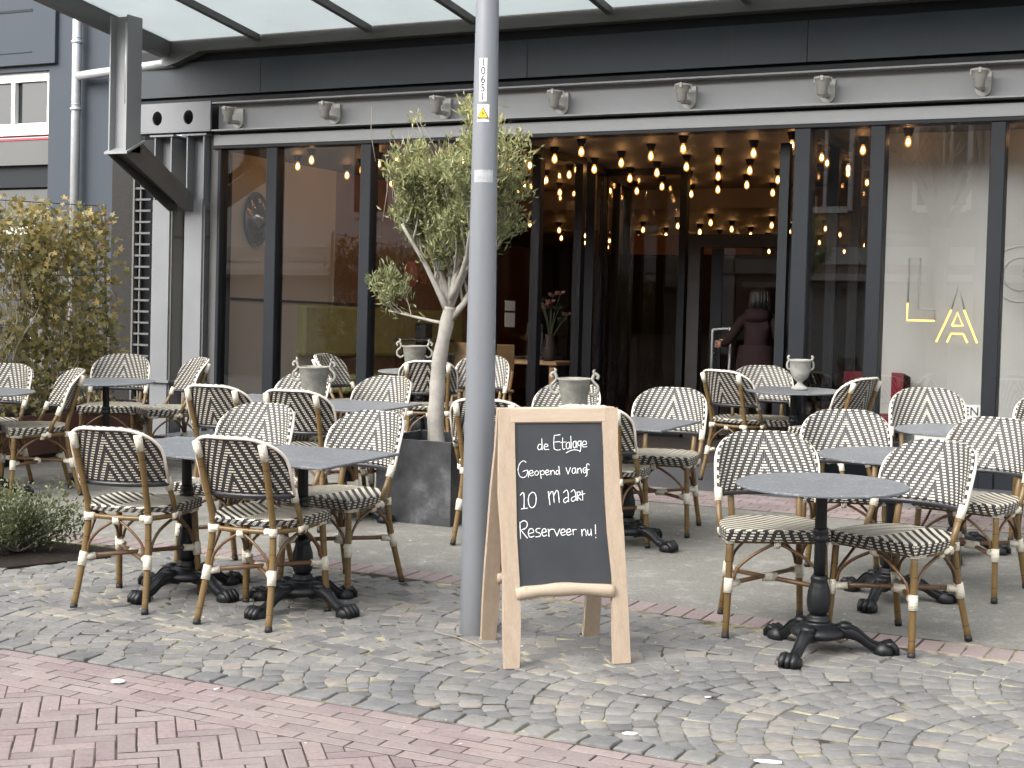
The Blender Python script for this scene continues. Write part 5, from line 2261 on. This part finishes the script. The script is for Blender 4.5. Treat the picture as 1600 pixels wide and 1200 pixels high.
def poler(z):
    pr = [(.02, .0735), (.6, .070), (1.6, .0625), (2.3, .056), (2.8, .051), (3.6, .046), (5.0, .040)]
    for (a, ra), (b, rb_) in zip(pr[:-1], pr[1:]):
        if a <= z <= b:
            return ra + (rb_ - ra) * (z - a) / (b - a)
    return .04


AZ = YAW - R(12.0)          # stickers sit a little left of the side facing the viewer
zs0, zs1 = 2.375, 2.565
mb = MB()
mb.add(*curved_patch(AZ - .02, zs0, zs1, .034, poler(zs0), poler(zs1)))
st = mb.build('number_sticker', M['sticker'], lp)
for k, chr_ in enumerate('10651'):
    z = zs1 - .020 - k * .0375
    text(chr_, .048, M['ink'], Matrix.Rotation(AZ - .02, 4, 'Z') @ Matrix.Translation((0, -poler(z) - .0022, z)) @ RX @ Matrix.Diagonal((.9, 1, 1, 1)), st, 'digit', .0004)
mb = MB()
wz0, wz1 = 2.285, 2.362
mb.add(*curved_patch(AZ + .03, wz0, wz1, .055, poler(wz0), poler(wz1), .001))
st = mb.build('warning_sticker', M['sticker'], lp)
Mw = Matrix.Rotation(AZ + .03, 4, 'Z') @ Matrix.Translation((0, -poler(2.3) - .0022, 2.30))
mb = MB()
mb.prism([(-.027, 0), (.027, 0), (0, .052)], -.0004, .0004, 0, Mw)
mb.build('triangle', M['ink'], st)
mb = MB()
mb.prism([(-.0215, .0035), (.0215, .0035), (0, .0455)], -.0010, -.0006, 0, Mw)
mb.build('triangle_face', M['yellow'], st)
mb = MB()
mb.prism([(.002, .037), (-.005, .020), (.001, .021), (-.002, .007), (.006, .024), (.000, .023)], -.0016, -.0012, 0, Mw)
mb.build('flash_symbol', M['ink'], st)
mb = MB()
mb.add(*curved_patch(AZ + .15, 2.02, 2.075, .09, poler(2.02), poler(2.075), .0008))
mb.build('tape_residue', M['tape'], lp)


# ================================================================= PLANTER AND OLIVE TREE
PLX, PLY, PLW, PLH = -4.965, 8.72, .275, .54
pl = empty('planter', gmat(PLX, PLY, 0, .004), 'square smoky grey zinc planter holding the olive tree', 'planter')
mb = MB()
w, th = PLW, .018
for a, b, c_, d_ in ((-w, w, -w, -w + th), (-w, w, w - th, w), (-w, -w + th, -w + th + .0003, w - th - .0003), (w - th, w, -w + th + .0003, w - th - .0003)):
    mb.box(a, b, c_, d_, 0, PLH)
mb.box(-w + th + .0003, w - th - .0003, -w + th + .0003, w - th - .0003, 0, .02)
mb.build('planter_box', M['planter'], pl)
mb = MB()
mb.box(-w + th + .001, w - th - .001, -w + th + .001, w - th - .001, .021, PLH - .07)
mb.build('planter_soil', M['soil'], pl)

tree = empty('olive_tree', gmat(PLX + .02, PLY - .02, 0, PLH - .08), 'young olive tree with a pale trunk in the zinc planter', 'tree')
tp = smooth_path([(0, 0, 0), (-.012, 0, .18), (.0, 0, .38), (.01, 0, .56), (.06, 0, .80), (.085, 0, .93)], 5)
mb = MB()
mb.tube(tp, [.058 - .018 * i / (len(tp) - 1) + .003 * math.sin(i * 1.3) for i in range(len(tp))], 14)
mb.build('trunk', M['bark'], tree)
rt = random.Random(21)
limbs, twigs = MB(), MB()
tips = []
top0 = Vector((.085, 0, .93))


def limb(p, d, ln, r, lev, out):
    pts, q, dd = [p], p.copy(), d.copy()
    seg = 5
    for i in range(seg):
        dd = (dd + Vector((rt.uniform(-.16, .16), rt.uniform(-.16, .16), rt.uniform(-.02, .16)))).normalized()
        q = q + dd * ln / seg
        pts.append(q.copy())
    rs = [r * (1 - .62 * i / seg) for i in range(seg + 1)]
    (limbs if lev < 2 else twigs).tube(pts, rs, 7 if lev < 2 else 5)
    if lev >= 0:
        for i in range(2 if lev else 3, seg + 1):
            out.append((pts[i], dd.copy(), lev))
    if lev < 3:
        for k in range((7, 5, 4)[lev]):
            f = rt.uniform(.22, 1.0)
            i = min(seg - 1, int(f * seg))
            b = pts[i].lerp(pts[i + 1], rt.random())
            a = rt.uniform(0, 6.283)
            side = Vector((math.cos(a), math.sin(a), rt.uniform(.1, .9)))
            nd = (dd * .75 + side * .65).normalized()
            limb(b, nd, ln * rt.uniform(.42, .60), rs[i] * .55, lev + 1, out)


for k, (ax, ay, az, ln) in enumerate([(-.50, .05, .92, .70), (-.22, -.3, 1, .78), (.05, .25, 1, .88), (.30, -.12, 1, .90), (.66, .2, .85, .86), (.80, -.15, .72, .80), (-.1, .0, 1, .92), (-.3, .35, 1, .66), (.3, .35, 1, .7)]):
    limb(top0 + Vector((0, 0, rt.uniform(-.12, .05))), Vector((ax * .82, ay * .8, az)).normalized(), ln * (.86 if ax < .1 else .80), .024, 0, tips)
# one low branch to the left
limb(Vector((.06, 0, .82)), Vector((-.95, -.1, .12)).normalized(), .42, .013, 1, tips)
# bare twigs that stand out of the crown, upper left
for k in range(16):
    b = Vector((rt.uniform(-.42, .05), rt.uniform(-.15, .15), rt.uniform(1.45, 1.9)))
    d = Vector((rt.uniform(-.75, .1), rt.uniform(-.2, .2), 1)).normalized()
    q = b + d * rt.uniform(.22, .42)
    twigs.tube([b, b.lerp(q, .5) + Vector((rt.uniform(-.02, .02), 0, 0)), q], [.0035, .0028, .0015], 5)
    if k % 2 == 0:
        tips += [(q, d, 3), (b.lerp(q, .8), d, 3)]
limbs.build('limbs', M['bark'], tree)
o = twigs.build('twigs', M['twig'], tree)
o['kind'] = 'stuff'


def leaf_cloud(name, centers, dirs, per, ln, wd, mat, parent, spread=.03, up=.4, tone_f=None, seed=3, fold=.25):
    g = np.random.default_rng(seed)
    C = np.repeat(np.array(centers), per, axis=0)
    D = np.repeat(np.array(dirs), per, axis=0)
    n = len(C)
    C = C + g.normal(0, spread, (n, 3))
    d = D * .8 + g.normal(0, .75, (n, 3)) + np.array([0, 0, up])
    d /= np.linalg.norm(d, axis=1)[:, None]
    rnd = g.normal(0, 1, (n, 3))
    s = np.cross(d, rnd)
    s /= np.linalg.norm(s, axis=1)[:, None] + 1e-9
    nn = np.cross(s, d)
    L = (ln * g.uniform(.6, 1.2, n))[:, None]
    W = (wd * g.uniform(.7, 1.25, n))[:, None]
    p0 = C
    p1 = C + d * L * .5 + s * W * .5 + nn * W * fold
    p2 = C + d * L
    p3 = C + d * L * .5 - s * W * .5 + nn * W * fold
    V = np.stack([p0, p1, p2, p3], 1).reshape(-1, 3)
    b = np.arange(n)[:, None] * 4
    F = np.concatenate([b + np.array([[0, 1, 2]]), b + np.array([[0, 2, 3]])], 0)
    tone = np.repeat(g.random(n) if tone_f is None else tone_f(C, g), 4)
    o = np_mesh(name, V, F, mat, parent, tone)
    o['kind'] = 'stuff'
    return o


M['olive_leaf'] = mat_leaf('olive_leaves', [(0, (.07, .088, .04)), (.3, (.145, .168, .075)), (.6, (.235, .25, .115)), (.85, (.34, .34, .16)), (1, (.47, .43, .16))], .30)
cs = [tuple(p) for p, d, l in tips]
ds = [tuple(d) for p, d, l in tips]
print('olive tips', len(cs))
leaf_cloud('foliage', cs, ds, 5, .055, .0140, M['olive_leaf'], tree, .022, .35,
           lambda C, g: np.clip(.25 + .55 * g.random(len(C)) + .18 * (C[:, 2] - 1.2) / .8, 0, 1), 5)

# ================================================================= IVY HEDGE IN A RUSTY TROUGH
hx0, hx1, hy0, hy1 = -9.42, -9.02, 7.6, 11.2
tr = empty('trough_planter', gmat(-9.26, 8.75, 0, .004), 'long low rusty steel trough under the ivy hedge', 'planter')
mb = MB()
mb.box(-.22, .22, -1.9, 1.85, .07, .40, 0, None, .004)
mb.build('trough', M['corten'], tr)
mb = MB()
mb.box(-.16, .16, -1.8, 1.75, 0, .0695)
mb.build('trough_foot', M['rubber'], tr)
mb = MB()
mb.box(-.20, .20, -1.88, 1.83, .401, .43)
mb.build('planter_soil', M['soil'], tr)
hedge = empty('ivy_hedge', gmat(-9.26, 8.6, 0, .43), 'yellowing ivy hedge on a wire fence at the left', 'hedge')
mb = MB()
for k in range(6):
    yy = -1.8 + 3.6 * k / 5
    mb.tube([(0, yy, 0), (0, yy, 1.72)], .016, 6)
for z in np.arange(.1, 1.75, .2):
    mb.tube([(0, -1.8, z), (0, 1.8, z)], .004, 4)
for yy in np.arange(-1.75, 1.8, .15):
    mb.tube([(0, yy, .05), (0, yy, 1.72)], .003, 4)
mb.build('wire_fence', M['steel_dark'], hedge)
rs_ = random.Random(5)
mb = MB()
for k in range(70):
    yy = rs_.uniform(-1.8, 1.8)
    p = Vector((rs_.uniform(-.05, .08), yy, 0))
    pts = [p]
    h = rs_.uniform(.8, 1.66)
    for i in range(8):
        p = p + Vector((rs_.uniform(-.05, .06), rs_.uniform(-.13, .13), h / 8))
        p.x = max(-.14, min(.16, p.x))
        pts.append(p.copy())
    if k % 6 == 0:
        pts += [pts[-1] + Vector((.06, .10, .06)), pts[-1] + Vector((.10, .2, .0)), pts[-1] + Vector((.1, .24, -.12))]
    mb.tube(smooth_path(pts, 3), [.009 - .006 * i / (3 * (len(pts) - 1)) for i in range(3 * (len(pts) - 1) + 1)], 5)
o = mb.build('vine_stems', M['vine'], hedge)
o['kind'] = 'stuff'
M['ivy_leaf'] = mat_leaf('yellowing_ivy_leaves', [(0, (.07, .075, .022)), (.3, (.15, .14, .045)), (.5, (.22, .185, .06)), (.7, (.32, .24, .08)), (.88, (.46, .34, .12)), (1, (.20, .10, .05))], .25)
g = np.random.default_rng(12)
cs = []
for k in range(420):
    yy = g.uniform(-1.85, 1.80)
    zz = 1.60 * g.random() ** .8
    cs.append((g.normal(.03, .085), yy, zz))
cs = np.array(cs)
ds = np.tile(np.array([[.5, 0, -.15]]), (len(cs), 1))


def ivy(name, cs, per, size, mat, parent, seed, spread):
    """five-pointed leaves"""
    g = np.random.default_rng(seed)
    C = np.repeat(cs, per, axis=0)
    n = len(C)
    C = C + g.normal(0, 1, (n, 3)) * np.array(spread)
    nn = np.stack([np.abs(g.normal(.7, .5, n)), g.normal(-.25, .6, n), g.normal(.35, .5, n)], 1)
    nn /= np.linalg.norm(nn, axis=1)[:, None]
    a = g.normal(0, 1, (n, 3))
    s = np.cross(nn, a)
    s /= np.linalg.norm(s, axis=1)[:, None]
    d = np.cross(nn, s)
    prof = [(0, -.1), (.45, -.25), (.30, .10), (.62, .38), (.22, .40), (0, 1.0), (-.22, .40), (-.62, .38), (-.30, .10), (-.45, -.25)]
    S = (size * g.uniform(.55, 1.15, n))[:, None]
    P = [C + (s * x + d * y) * S + nn * S * (.12 * abs(x)) for x, y in prof]
    V = np.stack(P, 1).reshape(-1, 3)
    tris = [(0, 1, 2), (2, 3, 4), (4, 5, 6), (6, 7, 8), (8, 9, 0), (0, 2, 8), (2, 4, 8), (4, 6, 8)]
    b = np.arange(n)[:, None] * 10
    F = np.concatenate([b + np.array([t]) for t in tris], 0)
    tone = np.repeat(np.clip(g.normal(.42, .25, n) + .12 * (C[:, 2] - .9), 0, 1), 10)
    o = np_mesh(name, V, F, mat, parent, tone)
    o['kind'] = 'stuff'
    return o


ivy('foliage', cs, 30, .052, M['ivy_leaf'], hedge, 4, (.05, .10, .085))
# fallen leaves at the trough top
ivy('fallen_leaves', np.array([(0.02, y, .02) for y in np.linspace(-1.8, 1.8, 30)]), 8, .045, M['ivy_leaf'], hedge, 9, (.12, .08, .015))

# ================================================================= SHRUB IN ITS BED
bed = gsheet('soil_bed', [(-9, 6.04), (-6.05, 6.06), (-5.93, 6.3), (-5.80, 6.55), (-5.84, 6.76), (-9, 6.74)], .020, M['soil'], label='bare soil bed at the left edge')
shrub = empty('shrub', gmat(-6.34, 6.42, 0, .01), 'low small-leaved green shrub at the left edge', 'shrub')
g2 = random.Random(8)
st, tips2 = MB(), []
for k in range(46):
    a = g2.uniform(0, 6.283)
    el = g2.uniform(.25, 1.35)
    L = g2.uniform(.24, .40)
    d = Vector((math.cos(a) * math.cos(el) * 1.25, math.sin(a) * math.cos(el), math.sin(el) * .95))
    p = Vector((g2.uniform(-.06, .06), g2.uniform(-.06, .06), .02))
    pts = [p]
    for i in range(5):
        p = p + d * L / 5 + Vector((g2.uniform(-.02, .02), g2.uniform(-.02, .02), g2.uniform(-.01, .015)))
        pts.append(p.copy())
        if i > 0:
            tips2.append((tuple(p), tuple(d)))
    st.tube(pts, [.005, .0045, .004, .003, .0025, .0015], 5)
st.build('stems', M['twig'], shrub)
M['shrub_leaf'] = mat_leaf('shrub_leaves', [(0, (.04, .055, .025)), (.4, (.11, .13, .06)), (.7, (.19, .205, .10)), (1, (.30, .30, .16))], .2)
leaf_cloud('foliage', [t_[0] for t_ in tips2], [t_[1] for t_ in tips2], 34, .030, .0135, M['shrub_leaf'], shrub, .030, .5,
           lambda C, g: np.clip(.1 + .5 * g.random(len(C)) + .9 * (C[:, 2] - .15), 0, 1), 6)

# ================================================================= LITTER
g3 = np.random.default_rng(31)
n = 300
xs = g3.uniform(-7.5, .2, n)
ys = g3.uniform(4.2, 9.8, n)
V, F, T = [], [], []
for k in range(n):
    s = g3.uniform(.003, .011)
    a = g3.uniform(0, 6.28)
    for q in range(4):
        b = a + q * 1.57 + g3.uniform(-.4, .4)
        x, y = xs[k] + s * math.cos(b), ys[k] + s * .7 * math.sin(b)
        V.append((x, y, gz(x, y) + .0155 + g3.uniform(0, .003)))
    F.append([4 * k, 4 * k + 1, 4 * k + 2, 4 * k + 3])
    T += [g3.random()] * 4
M['litter'] = mat_leaf('pale_petals_and_scraps', [(0, (.55, .53, .48)), (.5, (.5, .45, .33)), (.85, (.68, .67, .64)), (1, (.5, .22, .12))], .1, .7)
o = np_mesh('litter', np.array(V), np.array(F), M['litter'], None, np.array(T))
tag(o, 'pale petals and scraps scattered over the paving', None, None, 'stuff')
mb = MB()
a0 = [gpt(-3.36, 5.93, .020), gpt(-3.22, 5.88, .026), gpt(-3.08, 5.81, .022), gpt(-2.98, 5.75, .020)]
mb.tube(smooth_path(a0, 4), .0022, 6)
tag(mb.build('dry_stalk', M['vine']), 'thin dry stalk lying on the setts at the lamp post foot', 'stalk')


def flat_scrap(x, y, r1, r2, rz, lab, mat):
    mb = MB()
    pts = []
    for i in range(12):
        a = 2 * math.pi * i / 12
        pts.append((r1 * math.cos(a) * random.uniform(.85, 1.1), r2 * math.sin(a) * random.uniform(.85, 1.1)))
    mb.prism(pts, 0, .004, 0, gmat(x, y, rz, .017), 'Z')
    tag(mb.build('paper_scrap', mat), lab, 'scrap', 'paper scraps on the ground')


flat_scrap(-4.03, 4.62, .030, .026, 0, 'pale flattened spot on the red bricks at the left', M['sticker'])
flat_scrap(-2.02, 4.98, .028, .016, .4, 'crumpled white scrap on the kerb setts', M['sticker'])
flat_scrap(-1.50, 4.92, .05, .014, .3, 'white paper strip on the setts at the bottom right', M['sticker'])
for x, y, rz in ((-1.93, 5.55, .6), (-3.62, 4.72, 1.2)):
    mb = MB()
    mb.tube([(-.018, 0, .004), (.006, 0, .004)], .0038, 7, 0, True, gmat(x, y, rz, .017))
    mb.tube([(.0062, 0, .004), (.018, 0, .004)], .0038, 7, 1, True, gmat(x, y, rz, .017))
    tag(mb.build('cigarette_butt', [M['sticker'], M['corten']]), 'cigarette butt ' + ('on the setts below the round table' if x > -3 else 'in the gap along the red brick edge'), 'cigarette butt')
